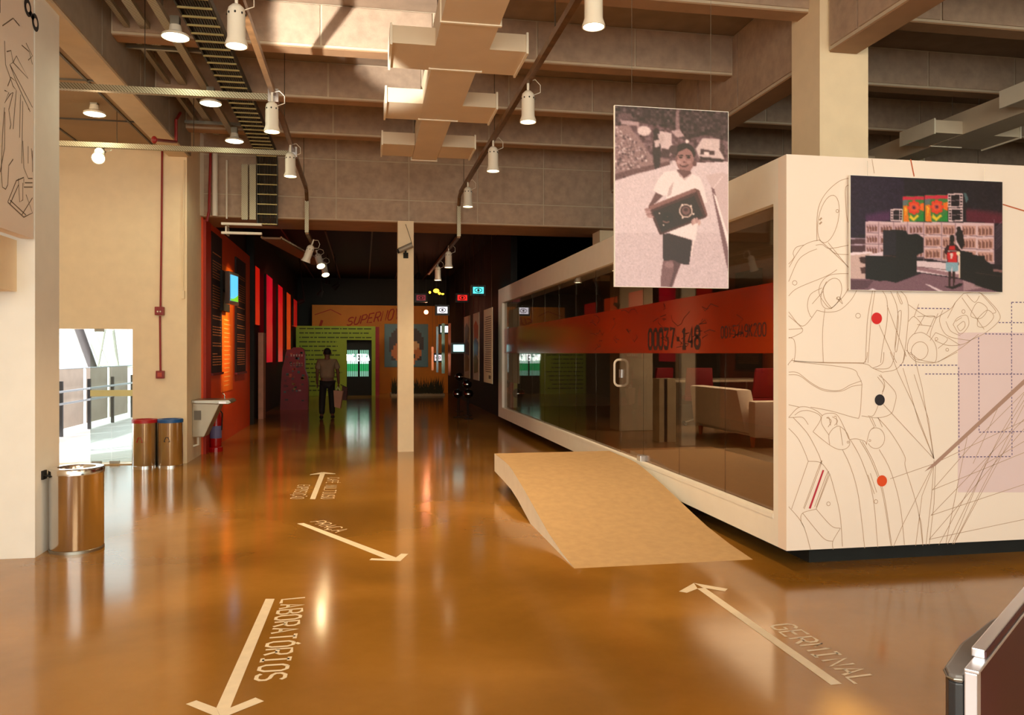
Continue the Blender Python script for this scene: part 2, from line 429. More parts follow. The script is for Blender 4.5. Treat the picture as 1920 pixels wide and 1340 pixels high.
# columns
struct(MB().box(-2.78, -2.53, 12.6, 13.4, 0, 5.3), 'column', M_wall)
struct(MB().box(-3.0, -2.53, 6.86, 7.37, 0, 5.25), 'column', M_white)
struct(MB().box(4.1, 4.59, 6.71, 7.2, 2.9, 5.25), 'column', M_wall)
struct(MB().box(.545, .80, 13.15, 13.42, 0, 3.75), 'column', M_wall)
struct(MB().box(4.05, 4.5, 13.5, 13.95, 2.9, 3.75), 'column', M_wall)
# longitudinal beams
def panel(parent, x0, x1, y0, y1, z0, z1, m=M_panel): return MB().box(x0, x1, y0, y1, z0, z1).build('panel', m, parent, recalc=False)
bl = struct(MB().box(-2.78, -2.5, -2, 12.36, 4.45, 5.3), 'ceiling_beam', mat('beam_cream', (222, 204, 176), .7, var=.04))
for k in range(9): panel(bl, -2.5, -2.485, .2 + k * 1.36, .2 + k * 1.36 + 1.33, 4.48, 5.2, mat('beam_side_board', (150, 140, 128), .8, var=.1))
br = struct(MB().box(4.19, 4.47, -2, 13.3, 4.37, 5.3), 'ceiling_beam', M_joint)
ys = [-.2, 1.1, 2.4, 3.7, 5.0, 6.25, 6.68, 7.22, 8.5, 9.6, 10.9, 12.1, 13.28]
for a, b in zip(ys[:-1], ys[1:]):
    if a == 6.68: continue
    panel(br, 4.172, 4.19, a + .012, b - .012, 4.40, 5.23); panel(br, 4.47, 4.488, a + .012, b - .012, 4.40, 5.23)
MB().box(4.195, 4.465, -2, 6.7, 4.355, 4.37).box(4.195, 4.465, 7.2, 13.3, 4.355, 4.37).build('soffit_strip', M_soffit, br)
# cross ribs of the middle bay and of the right bay
seam = [-2.48, -1.63, -.44, .73, 1.87, 3.0, 4.17]
seamR = [4.49, 5.5, 6.7, 7.9, 9.1, 10.3, 11.5, 12.7]
for y in (3.5, 5.2, 6.9, 8.63, 10.35, 12.05):
    rb = struct(MB().box(-2.485, 12.9, y, y + .2, 4.8, 5.3), 'ceiling_rib', M_joint)
    for S in (seam, seamR):
        for a, b in zip(S[:-1], S[1:]):
            panel(rb, a + .012, b - .012, y - .014, y, 4.825, 5.235)
    MB().box(-2.48, 4.17, y + .004, y + .196, 4.786, 4.8).build('soffit_strip', M_soffit, rb)
    MB().box(4.49, 12.85, y + .004, y + .196, 4.786, 4.8).build('soffit_strip', M_soffit, rb)
# deep transfer beam between lobby and hall
tb = struct(MB().box(-2.53, 12.9, 13.3, 14.4, 3.76, 5.3).box(-2.8, -2.53, 13.4, 14.4, 3.78, 5.3), 'transfer_beam', M_joint)
sm = seam[:-1] + [4.03, 4.6, 5.5, 6.7, 7.9, 9.1, 10.3, 11.5, 12.7]
for a, b in zip(sm[:-1], sm[1:]):
    for z0, z1 in ((3.775, 4.10), (4.12, 4.72), (4.74, 5.23)):
        panel(tb, a + .010, b - .010, 13.285, 13.3, z0, z1)
MB().box(-2.5, 12.8, 13.31, 14.38, 3.745, 3.76).build('soffit_strip', M_soffit, tb)

# upper mural wall panel on the left, over the near column
ul = tag(MB().box(-2.62, -2.53, 4.0, 6.83, 2.49, 4.43).build('mural_panel', M_art), 'tall cream mural panel with machine line drawing above the near left column', 'mural')
ul['kind'] = 'thing'
mb = MB()
def P7(pts, wd=.009):
    q = [onX(x * .4035, y * .403, -2.53) for x, y in pts]
    q = [p for p in q if 4.02 < p.y < 6.82 and 2.5 < p.z < 5.2]
    if len(q) > 1: mb.ribbon(q, wd, (1, 0, 0))
for pl in ([(10,120),(60,85),(90,120),(70,95)],[(30,240),(50,235),(60,290),(45,300),(75,380),(50,360),(35,400)],[(60,290),(130,365),(75,260),(60,290)],[(45,300),(150,500),(165,545)],[(60,300),(170,540),(155,500)],
           [(75,380),(140,520),(130,505),(155,540)],[(20,420),(40,430),(20,480),(45,440),(60,430),(40,510),(50,580),(45,600)],[(20,500),(10,640),(5,800),(10,870),(25,880),(35,860),(40,770),(60,740)],[(0,800),(20,690),(22,520)],
           [(60,400),(75,420),(60,600)],[(95,440),(90,640)],[(105,470),(100,760)],[(105,655),(155,650),(165,700),(105,655),(110,780),(130,830),(150,830)],[(130,505),(160,650)],[(130,680),(130,760)],[(145,690),(150,750)],
           [(35,940),(75,840),(110,825),(165,900)],[(45,950),(85,860)],[(35,940),(110,1010),(165,1110)],[(45,930),(120,1000)],[(75,1020),(130,1110)],[(60,1040),(110,1110)],[(85,830),(90,940),(105,930),(105,850)],
           [(110,830),(110,870),(150,870),(150,850),(115,850)],[(100,1000),(150,920),(165,930)],[(55,1010),(50,1080),(60,1100)],[(120,200),(150,260),(130,280),(160,290)],[(155,320),(170,310),(178,340)],[(0,60),(0,0)],
           [(165,900),(168,1000)],[(160,1040),(165,1100)],[(120,905),(150,990),(110,1010)],[(150,700),(170,760),(150,800)],[(100,210),(135,240),(150,300)],[(20,190),(25,300),(60,400)]):
    P7(pl)
mb.build('line_drawing', mat('mural_ink', (120, 104, 88), .8, var=.05), ul, recalc=False)
# black double-ring emblem
mb = MB()
def ringpts(cx, cy, r0, r1, k=20, sx=1): return None
e0 = onX(128 * .4035, 35 * .403, -2.53); e1 = onX(163 * .4035, 105 * .403, -2.53)
def disc(mbx, c, r, n, u, lift, mi=0, k=24):
    n = Vector(n); u = Vector(u); v = n.cross(u)
    mbx.add([Vector(c) + n * lift] + [Vector(c) + n * lift + r * (u * math.cos(2 * PI * i / k) + v * math.sin(2 * PI * i / k)) for i in range(k)],
            [(0, 1 + i, 1 + (i + 1) % k) for i in range(k)], mi)
r_ = .068
for c in (e0, e1): disc(mb, c, r_, (1, 0, 0), (0, 1, 0), .002)
mb.quad(*[p + Vector((.002, 0, 0)) for p in (e0 + Vector((0, r_, 0)), e1 + Vector((0, r_, 0)), e1 - Vector((0, r_, 0)), e0 - Vector((0, r_, 0)))])
for c in (e0, e1): disc(mb, c, r_ * .48, (1, 0, 0), (0, 1, 0), .004, 1)
mb.build('emblem', [M_ink, M_art], ul, recalc=False)
# boxed beam stub below the mural panel
mb = MB().box(-3.6, -2.66, 6.3, 6.86, 2.08, 2.48)
o = struct(mb, 'beam_stub', M_wall)

# ================================================================== GLASS PAVILION
pv = thing('glass_pavilion', (3.05, 5.43, 0), 'large raised white pavilion room with long side glazing and mural end wall', 'pavilion')
BX, BY0, BY1, BZ0, BZ1 = 3.05, 5.43, 18.26, .15, 3.06
MB().box(BX, 12.8, BY0, BY0 + .12, BZ0, BZ1).build('mural_wall', M_art, pv)
mb = MB()
GY0, GY1, GZ0, GZ1 = 5.62, 17.75, .385, 2.73
mb.box(BX, BX + .35, BY0 + .12, BY1, GZ1, BZ1).box(BX, BX + .35, BY0 + .12, BY1, BZ0, GZ0 - .035)
mb.box(BX, BX + .35, BY0 + .12, GY0, GZ0 - .035, GZ1).box(BX, BX + .35, GY1, BY1, GZ0 - .035, GZ1)
mb.build('side_frame', M_white, pv)
MB().box(BX - .004, BX + .06, GY0, GY1, GZ0 - .035, GZ0).build('sill_rail', M_white, pv)
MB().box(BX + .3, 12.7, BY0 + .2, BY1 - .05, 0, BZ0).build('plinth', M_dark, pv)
MB().box(BX + .05, 12.75, BY0 + .12, BY1, BZ0, .375).build('floor_deck', mat('pavilion_floor', (120, 92, 62), .28, var=.15, scale=3), pv)
MB().box(BX + .1, 12.8, BY0 + .12, BY1, BZ1 - .1, BZ1 - .02).build('roof_slab', mat('pavilion_ceiling', (140, 125, 105), .8), pv)
MB().box(BX + .35, 12.8, BY1 - .15, BY1, BZ0, BZ1).build('end_wall', mat('pavilion_end_wall', (120, 108, 92), .8), pv)
MB().box(9.6, 9.75, BY0 + .12, BY1 - .15, .375, BZ1 - .1).build('inner_wall', mat('inner_wall_grey', (150, 142, 128), .8), pv)
MB().box(8.2, 9.6, 5.6, 8.4, .375, 2.9).build('inner_partition', M_orange2, pv)
gy = [GY0, 6.57, 7.61, 8.66, 9.48, 10.55, 11.6, 12.65, 13.7, 14.75, 15.8, 16.8, GY1]
for i, (a, b) in enumerate(zip(gy[:-1], gy[1:])):
    pane = MB().box(BX + .055, BX + .065, a + .004, b - .004, GZ0 + (.01 if i == 3 else 0), GZ1).build('pane', M_glass, pv, recalc=False)
    if i == 3: pane['label'] = 'glass door leaf behind the ramp top'
film = mat('red_film', (150, 46, 16), .14, var=.06, scale=2)
nt = film.node_tree; b = nt.nodes['Principled BSDF']; b.inputs['Alpha'].default_value = .82
MB().box(BX + .052, BX + .054, GY0, GY1, 1.6, 2.145).build('film_band', film, pv)
mb = MB()
def tx(text, x0, yb0, yt0, x1, yb1, yt1, wd):
    X = BX + .0515
    lettering(mb, text, onX(x0, yb0, X), onX(x1, yb1, X), onX(x0, yt0, X), onX(x1, yt1, X), (-1, 0, 0), wd, .001)
tx('00037-148', 1216, 653, 619, 1312, 651, 613, .045)
mb.build('film_lettering', mat('film_ink', (42, 14, 8), .6, var=0), pv, recalc=False); mb = MB()
tx('00Y57A9K200', 1352, 633, 613, 1436, 629, 605, .013)
mb.build('film_lettering', mat('film_ink', (42, 14, 8), .6, var=0), pv, recalc=False); mb = MB()
r2 = random.Random(3)
for k in range(26):      # scribbled drawing on the film
    y = r2.uniform(5.8, 11); z = r2.uniform(1.68, 2.1); pts = [(BX + .0515, y, z)]
    for j in range(5):
        y += r2.uniform(-.12, .18); z = min(2.12, max(1.64, z + r2.uniform(-.06, .06))); pts.append((BX + .0515, y, z))
    mb.ribbon(pts, .006, (-1, 0, 0), .001)
o = mb.build('film_scribbles', MATS['film_ink'], pv, recalc=False); o['kind'] = 'stuff'
# door pull: rounded ring passing through the glass, and the floor pivot
def rrect(cx, y, cz, w_, h, r, k=5):
    out = []
    for (sx, sz, a0) in ((1, 1, 0), (-1, 1, 90), (-1, -1, 180), (1, -1, 270)):
        for j in range(k + 1):
            a = math.radians(a0 + 90 * j / k)
            out.append((cx + sx * (w_ / 2 - r) + r * math.cos(a), y, cz + sz * (h / 2 - r) + r * math.sin(a)))
    return out
MB().tube(rrect(BX + .06, 9.46, 1.36, .17, .32, .055), .014, 8, closed=True).build('door_pull', M_lampw, pv, smooth=True)
MB().box(BX + .045, BX + .075, 9.42, 9.5, 1.30, 1.40).build('door_lock', M_alu, pv)
MB().box(BX - .0, BX + .09, 8.60, 8.72, .375, .45).build('door_pivot', M_alu, pv, bevel=.01)

# mural line art on the end wall
mb = MB(); NW = (0, -1, 0); YW = BY0
def pw(x, y): return onY(1460 + x * .2985, 280 + y * .2985, YW)
def A(pts, wd=.0042, dy=0, sm=True, mi=0):
    if sm and len(pts) > 2:            # catmull-rom for flowing curves
        P_ = [pts[0]] + list(pts) + [pts[-1]]; out = []
        for i in range(1, len(P_) - 2):
            p0, p1, p2, p3 = P_[i - 1:i + 3]
            for j in range(6):
                t = j / 6
                out.append(tuple(.5 * (2 * p1[k] + (p2[k] - p0[k]) * t + (2 * p0[k] - 5 * p1[k] + 4 * p2[k] - p3[k]) * t * t + (3 * p1[k] - p0[k] - 3 * p2[k] + p3[k]) * t ** 3) for k in (0, 1)))
        out.append(pts[-1]); pts = out
    mb.ribbon([pw(x, y + dy) for x, y in pts], wd, NW, .0015 + .0003 * mi, mi)
def E(cx, cy, rx, ry, rot=0, dy=0, wd=.0042, a0=0, a1=360):
    c_, s_ = math.cos(math.radians(rot)), math.sin(math.radians(rot)); k = 28
    A([(cx + rx * math.cos(t) * c_ - ry * math.sin(t) * s_, cy + rx * math.cos(t) * s_ + ry * math.sin(t) * c_) for t in [math.radians(a0 + (a1 - a0) * i / k) for i in range(k + 1)]], wd, dy, False)
LINES = [ # upper crop
 [(450,180),(380,200),(300,270),(255,350),(240,440),(240,575)], [(450,222),(420,240),(420,330),(430,440),(450,475)], [(65,740),(110,660),(160,600),(240,572),(280,590),(440,740)], [(62,720),(95,680),(90,650),(110,615),(160,600)],
 [(232,602),(275,598),(320,622),(445,600)], [(320,622),(360,655),(440,660)], [(62,830),(120,700),(180,650),(240,625)], [(62,920),(120,870),(300,795),(365,755)], [(445,780),(360,782),(300,800),(260,850),(255,910),(300,980),(330,1000)],
 [(330,1000),(400,930),(440,870)], [(300,830),(280,880),(290,940),(330,995)], [(270,870),(200,910),(180,980),(195,1040),(210,1055)], [(240,1010),(300,1022),(380,1010),(450,950),(490,885)], [(210,970),(280,890)], [(62,1020),(150,1110),(240,1010)],
 [(62,1045),(150,1130),(105,1170),(62,1185)], [(290,1000),(275,1150),(280,1340)], [(62,1180),(95,1195),(105,1260),(95,1340)], [(62,1130),(150,1125)], [(590,885),(560,1050),(550,1200),(545,1340)], [(605,885),(580,1060),(570,1200),(560,1340)],
 [(650,885),(680,950),(680,1080),(650,1250),(640,1340)], [(700,885),(740,980),(750,1090),(730,1250)], [(760,885),(800,930),(815,1020),(800,1200),(780,1340)], [(740,885),(775,960),(765,965),(740,900)], [(750,1020),(770,1030),(745,1250),(730,1240),(750,1020)],
 [(630,1100),(700,1260),(740,1340)], [(680,980),(800,1300)], [(815,975),(920,1045),(980,1050)], [(815,1080),(850,1050),(900,1100)], [(850,1050),(880,970)], [(870,1050),(970,1045),(985,1060)], [(915,1045),(850,1160)], [(980,1050),(930,1160)], [(870,1100),(960,1110)],
 [(845,1160),(900,1150),(960,1190),(990,1250),(985,1330),(940,1340),(860,1330),(810,1270),(815,1200),(845,1160)], [(1000,1030),(960,1130),(950,1180)], [(985,1060),(1080,1000),(1110,960),(1160,905)], [(1160,905),(1260,900),(1330,960),(1385,1030),(1380,1080),(1300,1150),(1210,1195)],
 [(1030,1010),(1010,1080),(1060,1170),(1200,1200)], [(1050,1080),(1080,1140),(1140,1170)], [(980,1200),(1060,1230),(1150,1225),(1210,1195),(1255,1160)], [(985,1150),(1060,1190),(1000,1250)], [(985,1150),(950,1200)], [(1060,1180),(1140,1230)], [(1150,930),(1290,1130)], [(1060,1060),(1110,960)],
 [(1210,1020),(1250,960),(1310,1000),(1270,1060),(1210,1050),(1210,1020)], [(1250,1060),(1310,1010),(1350,1050),(1300,1110),(1250,1110),(1250,1060)], [(1180,910),(1230,960),(1260,920)], [(1270,905),(1360,1010),(1345,1030)], [(1095,1100),(1120,1060),(1170,1040),(1190,1060),(1190,1110),(1140,1160),(1095,1100)],
 [(1120,1110),(1160,1080),(1170,1110),(1140,1140),(1120,1110)], [(1110,1080),(1150,1055)], [(310,585),(440,745)], [(585,60),(600,150)], [(1000,1335),(1140,1250),(1210,1195)], [(800,1260),(830,1290)], [(80,1325),(200,1335),(540,1340)],
]
for l in LINES: A(l)
LOW = [
 [(90,40),(60,75),(62,80)], [(95,55),(300,68),(530,72),(590,100),(650,125)], [(530,72),(552,40),(556,0)], [(100,60),(440,100),(500,150),(523,200)], [(62,125),(120,130),(200,190),(280,232),(380,240),(450,205),(520,180)], [(62,142),(130,148),(210,205),(290,243),(390,245),(460,215),(523,205)],
 [(523,200),(515,340),(505,405),(480,412),(330,370),(200,345)], [(62,330),(130,345)], [(62,410),(120,350),(180,345),(240,370),(275,400)], [(62,410),(90,410),(150,410),(185,455)], [(100,395),(140,370),(200,370),(265,410),(215,500)], [(90,410),(180,510),(250,640),(270,700)],
 [(62,478),(120,540),(160,620),(185,685)], [(185,685),(265,695),(320,765)], [(185,685),(80,985)], [(320,765),(345,850),(385,1020),(400,1220)], [(62,970),(150,1080),(200,1240)], [(235,985),(150,1010),(140,1060),(160,1100)], [(320,765),(235,985)], [(235,985),(330,1090),(387,1105)],
 [(150,1010),(230,1110),(290,1175),(340,1187)], [(387,1105),(340,1187),(342,1240)], [(270,400),(300,385),(360,390),(400,450),(440,545)], [(270,400),(270,450),(315,520)], [(340,480),(380,465),(430,510),(445,580),(400,612),(330,590),(215,500)], [(340,480),(315,520),(320,580)], [(385,470),(402,585)],
 [(300,415),(315,410),(325,460)], [(345,405),(360,405),(365,460)], [(445,548),(490,545),(540,560),(550,580)], [(550,580),(570,500),(600,470)], [(400,612),(450,720),(500,900),(540,1230)], [(450,550),(520,680),(590,900),(622,1225)], [(510,555),(580,680),(650,880),(705,1218)], [(525,560),(600,700),(660,890),(710,1215)],
 [(630,610),(700,740),(760,950),(790,1210)], [(620,410),(700,500),(790,650),(795,720),(850,900),(880,1020),(905,1215)], [(880,1020),(895,1080),(905,1200)], [(590,100),(650,70),(660,0)], [(650,125),(730,110),(780,60),(795,0)], [(600,105),(690,100),(720,50),(725,0)], [(630,145),(680,190),(735,260),(725,340),(700,390),(620,412),(520,400)],
 [(640,140),(665,200),(650,260),(600,390),(560,400)], [(620,155),(660,210),(650,250)], [(570,410),(600,470)], [(585,412),(610,468)], [(625,412),(650,470)], [(825,0),(880,45),(960,62),(1000,60),(1120,0)], [(160,985),(262,715),(255,712),(155,980)], [(225,970),(300,770),(308,775),(235,975)], [(560,770),(600,890)], [(575,760),(615,880)],
 [(300,410),(330,430),(310,470)], [(335,405),(370,430),(350,460)], [(975,670),(850,340),(750,130),(700,0)], [(975,670),(880,440),(780,100)], [(975,670),(900,220),(850,20)], [(975,670),(940,420),(850,140)], [(975,670),(650,320)], [(975,680),(960,900),(925,1210)], [(985,700),(975,950),(945,1210)], [(975,700),(780,1080),(720,1220)], [(970,720),(900,900),(860,1215)], [(975,700),(700,795)],
 [(985,695),(1541,430)], [(965,865),(1541,630)], [(955,1025),(1541,830)], [(945,1175),(1541,1050)], [(965,865),(1250,540),(1541,250)], [(955,1025),(1541,420)], [(945,1175),(1541,480)], [(1005,1210),(1200,850),(1541,300)], [(1060,1205),(1400,500),(1541,260)], [(1100,1205),(1480,500)], [(1110,1180),(1541,330)],
 [(1050,1200),(1120,850),(1190,500)], [(1220,700),(1380,340)], [(1090,1205),(1300,700),(1541,560)],
]
for l in LOW: A(l, dy=1273, sm=len(l) != 2 and l[0][0] < 900)
E(312, 437, 62, 152, 12); E(368, 387, 8, 10); E(100, 838, 14, 14); E(498, 1044, 15, 15); E(375, 935, 12, 9); E(885, 1265, 52, 58, 20); E(1160, 1018, 10, 12); E(990, 1190, 9, 9); E(1058, 1258, 9, 9)
E(610, 540, 55, 65, 0, 1273, a0=-120, a1=150); E(312, 952, 11, 12, 0, 1273); E(610, 938, 11, 12, 0, 1273); E(572, 555, 6, 6, 0, 1273); E(435, 565, 6, 6, 0, 1273); E(330, 905, 60, 100, 20)
A([(365, 930), (400, 970), (385, 930)]); A([(255, 445), (270, 430)], .012); A([(255, 470), (270, 455)], .012)
mb.build('mural_drawing', M_line, pv, recalc=False)
mb = MB()
def dash(p, q, dy=0, step=22):
    n = max(1, int(math.dist(p, q) / step))
    for i in range(n):
        t0, t1 = i / n, (i + .58) / n
        mb.ribbon([pw(p[0] + (q[0] - p[0]) * t, p[1] + dy + (q[1] - p[1]) * t) for t in (t0, t1)], .008, NW, .0016)
dash((872, 997), (1080, 1000)); dash((1380, 1087), (1560, 1088)); dash((1295, 1158), (1560, 1162)); dash((1462, 960), (1560, 960)); dash((1462, 960), (1462, 1340)); dash((1255, 1180), (1255, 1340))
dash((760, 82), (1130, 82), 1273); dash((920, 137), (1560, 138), 1273); dash((1130, 95), (1132, 658), 1273); dash((1132, 658), (1465, 655), 1273); dash((1462, 60), (1465, 655), 1273); dash((1256, 60), (1258, 502), 1273); dash((1258, 502), (1560, 498), 1273)
o = mb.build('dashed_guides', M_dash, pv, recalc=False); o['kind'] = 'stuff'
def shape(name, m, fn):
    b_ = MB(); fn(b_); return b_.build(name, m, pv, recalc=False)
L_ = Vector((0, -.0022, 0))
for x, y, r_, dy, m, lb in ((615, 1061, .044, 0, mat('dot_red', (214, 20, 24), .5, var=.02), 'red dot'), (634, 300, .042, 1273, M_ink, 'black dot'), (648, 808, .042, 1273, mat('dot_orange', (222, 74, 10), .5, var=.02), 'orange dot')):
    shape('mural_dot', m, lambda b_: disc(b_, pw(x, y + dy), r_, NW, (1, 0, 0), .0022, 0, 28))['label'] = lb
shape('mural_bar', mat('bar_crimson', (186, 40, 60), .5, var=.02), lambda b_: b_.quad(*[pw(x, y + 1273) + L_ for x, y in ((275, 738), (285, 742), (200, 983), (188, 980))]))
shape('mural_needle', mat('needle_brown', (176, 142, 128), .6, var=.02), lambda b_: b_.quad(*[pw(x, y + 1273) + L_ for x, y in ((1560, 150), (1560, 185), (985, 712), (977, 690))]).quad(*[pw(x, y + 1273) + L_ for x, y in ((985, 712), (977, 690), (915, 750))]))
shape('mural_tint', mat('lilac_tint', (230, 208, 212), .6, var=.01), lambda b_: b_.quad(*[pw(x, y) + L_ * .4 for x, y in ((1125, 1150), (1700, 1150), (1700, 1273 + 880), (1125, 1273 + 880))]))
shape('mural_cord', mat('cord_red', (190, 96, 60), .6, var=.02), lambda b_: b_.ribbon([pw(828, 62), pw(850, 170)], .010, NW, .0018))
shape('mural_cord', MATS['cord_red'], lambda b_: b_.ribbon([pw(1405, 345), pw(1560, 392)], .010, NW, .0018))

# ------------------------------------------------------------------ pavilion interior
t = thing('carpet', (3.8, 7.6, .375), 'tan carpet lying inside the pavilion just behind the side glass', 'carpet')
MB().box(3.12, 4.45, 5.6, 9.8, .375, .385).build('pile', mat('tan_carpet', (176, 134, 88), .9, var=.08, scale=30), t)
tag(MB().box(3.95, 4.5, 12.1, 12.6, .375, 2.95).build('square_pillar', mat('pillar_grey', (190, 176, 150), .7, var=.05), bevel=.01), 'pale square pillar standing inside the pavilion beside the glass door', 'pillar')
t = thing('display_pedestal', (4.1, 10.6, .375), 'slim pale display pedestal inside the pavilion left of the sofa', 'pedestal')
MB().box(4.0, 4.07, 10.5, 10.75, .375, 1.25).box(4.12, 4.24, 10.5, 10.75, .375, 1.25).build('upright', mat('pedestal_cream', (205, 190, 158), .6), t)
MB().box(4.07, 4.12, 10.53, 10.72, .375, 1.24).build('core', mat('pedestal_core', (90, 80, 84), .5), t)
def sofa():
    t = thing('sofa', (5.3, 10.6, .375), 'white upholstered sofa seen from behind through the pavilion glass', 'sofa')
    m = mat('sofa_fabric', (232, 216, 196), .85, var=.05, scale=20, bump=.1)
    MB().slab([(4.9, 9.75, .55), (4.9, 11.45, .55), (4.84, 11.45, 1.12), (4.84, 9.9, 1.12)], (.22, 0, 0)).build('backrest', m, t, bevel=.04, smooth=True)
    MB().box(5.0, 5.75, 9.85, 11.35, .5, .82).build('seat', m, t, bevel=.04, smooth=True)
    for y in (9.6, 11.35): MB().box(4.95, 5.72, y, y + .2, .5, .98).build('armrest', m, t, bevel=.05, smooth=True)
    for x in (5.0, 5.65):
        for y in (9.75, 11.4): MB().tube([(x, y, .375), (x, y, .54)], [.025, .04], 10).build('leg', mat('sofa_leg', (190, 92, 40), .5), t, smooth=True)
sofa()
def office_chair(x, y, rz, lab):
    t = thing('office_chair', (x, y, .375), lab, 'chair', 'red chairs round the pavilion meeting table', rz)
    m = mat('chair_red', (120, 14, 22), .6, var=.1)
    o = WL[t.name]; WL[t.name] = Vector((0, 0, 0))
    MB().box(-.24, .24, -.24, .24, .42, .50).build('seat', m, t, bevel=.03, smooth=True)
    MB().slab([(-.24, -.24, .50), (.24, -.24, .50), (.21, -.30, .98), (-.21, -.30, .98)], (0, .05, 0)).build('backrest', m, t, bevel=.02, smooth=True)
    MB().tube([(0, 0, .1), (0, 0, .42)], .025, 10).build('stem', M_black, t)
    for k in range(5):
        a = k * 2 * PI / 5
        MB().tube([(0, 0, .12), (.27 * math.cos(a), .27 * math.sin(a), .06)], .016, 6).build('base_leg', M_steel, t)
        MB().ball((.27 * math.cos(a), .27 * math.sin(a), .03), .03, 8).build('caster', M_black, t)
    WL[t.name] = o
    return t
office_chair(4.9, 13.2, .5, 'red office chair behind the square pillar edge, leftmost of the pavilion chairs')
office_chair(5.6, 12.9, -.3, 'red office chair between the pedestal and the sofa in the pavilion')
office_chair(6.4, 12.4, .2, 'red office chair directly behind the white sofa back')
t = thing('meeting_table', (5.9, 14.0, .375), 'pale meeting table with the red chairs deep in the pavilion', 'table')
MB().box(4.9, 7.4, 13.6, 14.6, 1.08, 1.12).build('tabletop', mat('table_top', (190, 175, 150), .5), t)
for x in (5.0, 7.3):
    for y in (13.7, 14.5): MB().tube([(x, y, .375), (x, y, 1.08)], .02, 8).build('leg', M_steel, t)

# ================================================================== RAMP
t = thing('ramp', (2.2, 7.6, 0), 'curved beige entrance ramp rising to the pavilion glass door', 'ramp')
prof = [(5.79, 0.0), (6.2, .028), (6.63, .078), (7.0, .142), (7.38, .214), (7.7, .272), (8.01, .322), (8.3, .366), (8.53, .39), (8.8, .398), (9.5, .40)]
prof = [(a, b) for a, b in prof]
low = [(9.5, .19), (8.9, .175), (8.4, .155), (8.01, .11), (7.7, .055), (7.38, .0), (5.79, -.0)]
top = MB(); n = len(prof)
sd = MB()
xl, xr = 1.54, 2.97
vs = [(xl, a, b) for a, b in prof] + [(xr, a, b) for a, b in prof]
top.add(vs, [(i, i + 1, n + i + 1, n + i) for i in range(n - 1)])
full = prof + low[:-1]
sd.add([(xl, a, b - .001) for a, b in full], [tuple(range(len(full)))]); sd.add([(xr, a, b - .001) for a, b in full], [tuple(range(len(full)))])
k = len(low)
sd.add([(xl, a, b) for a, b in [prof[-1]] + low] + [(xr, a, b) for a, b in [prof[-1]] + low], [(i, i + 1, k + 1 + i + 1, k + 1 + i) for i in range(k)])
top.build('deck', mat('ramp_carpet', (188, 156, 112), .75, var=.07, scale=14, bump=.15, bscale=250), t, smooth=True)
sd.build('side_fascia', mat('ramp_side', (246, 240, 226), .6, var=.04), t, recalc=False)
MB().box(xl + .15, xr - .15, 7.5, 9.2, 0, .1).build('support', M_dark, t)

# ================================================================== FLOOR MARKINGS
def fl_poly(mb, pts, lift=.0012): mb.add([onZ(x, y, 0) + Vector((0, 0, lift)) for x, y in pts], [tuple(range(len(pts)))])
def marking(name, label, arrow, texts):
    c = onZ(*arrow[0][0]); t = thing(name, (c.x, c.y, 0), label, 'floor arrow')
    mb = MB()
    for i, p in enumerate(arrow): fl_poly(mb, p, .0012 + .0004 * i)
    mb.build('arrow', M_floorpaint, t, recalc=False)
    for (s, q, wd) in texts:
        mb = MB(); lettering(mb, s, *[onZ(*p) for p in q], (0, 0, 1), wd * 1.5, .0012)
        mb.build('lettering', M_floorpaint, t, recalc=False)
marking('laboratory_arrow', 'white floor arrow lettered LABORATÓRIOS pointing to the camera',
        [[(498, 1122.5), (515, 1122.5), (431.8, 1327), (405.6, 1327)], [(348.4, 1320), (368, 1313), (405.6, 1327), (414, 1347)], [(479, 1308), (495, 1314.8), (414.6, 1347), (405.6, 1327), (431.8, 1327)]],
        [('LABORATÓRIOS', ((529, 1124), (479, 1276), (572, 1120), (533, 1273)), .014)])
marking('square_arrow', 'thin white floor arrow lettered PRAÇA pointing to the ramp',
        [[(557, 981.4), (569.4, 980.3), (742.5, 1045), (728.6, 1048), (722, 1047)], [(692.5, 1050), (696.6, 1046.6), (728.6, 1047.9), (750.7, 1052)], [(765.5, 1038.4), (752.4, 1038), (742.5, 1045), (728.6, 1047.9), (750.7, 1052)]],
        [('PRAÇA', ((580.9, 978.5), (629, 998), (607, 975.5), (654, 993)), .009)])
marking('exhibition_arrow', 'small far floor arrow lettered EXPOSIÇÃO pointing into the dark hall',
        [[(581, 935.6), (591, 935.6), (609.3, 888), (600.2, 888)], [(581, 890.4), (581.5, 889.2), (604, 885), (607, 888)], [(628.8, 888.8), (629, 887.6), (606, 885), (602, 888)]],
        [('EXPOSIÇÃO', ((559.5, 909), (544.6, 935), (580.7, 909), (568.7, 934.5)), .009), ('CAFÉ MULTIUSO', ((615, 895), (602.2, 935), (635.7, 895), (626, 934.5)), .009)])
marking('germinal_arrow', 'white floor arrow lettered GERMINAL in front of the mural wall',
        [[(1558, 1284), (1578.8, 1282), (1322, 1102), (1306.9, 1103)], [(1273, 1108.8), (1288, 1111.4), (1308, 1103.5), (1301, 1093)], [(1364.3, 1104), (1359.4, 1108.8), (1318, 1102), (1301, 1093)]],
        [('GERMINAL', ((1443.8, 1173), (1605, 1282), (1484, 1169), (1652, 1276)), .013)])
# light repair patch dots are left out; scuffs come from the floor material

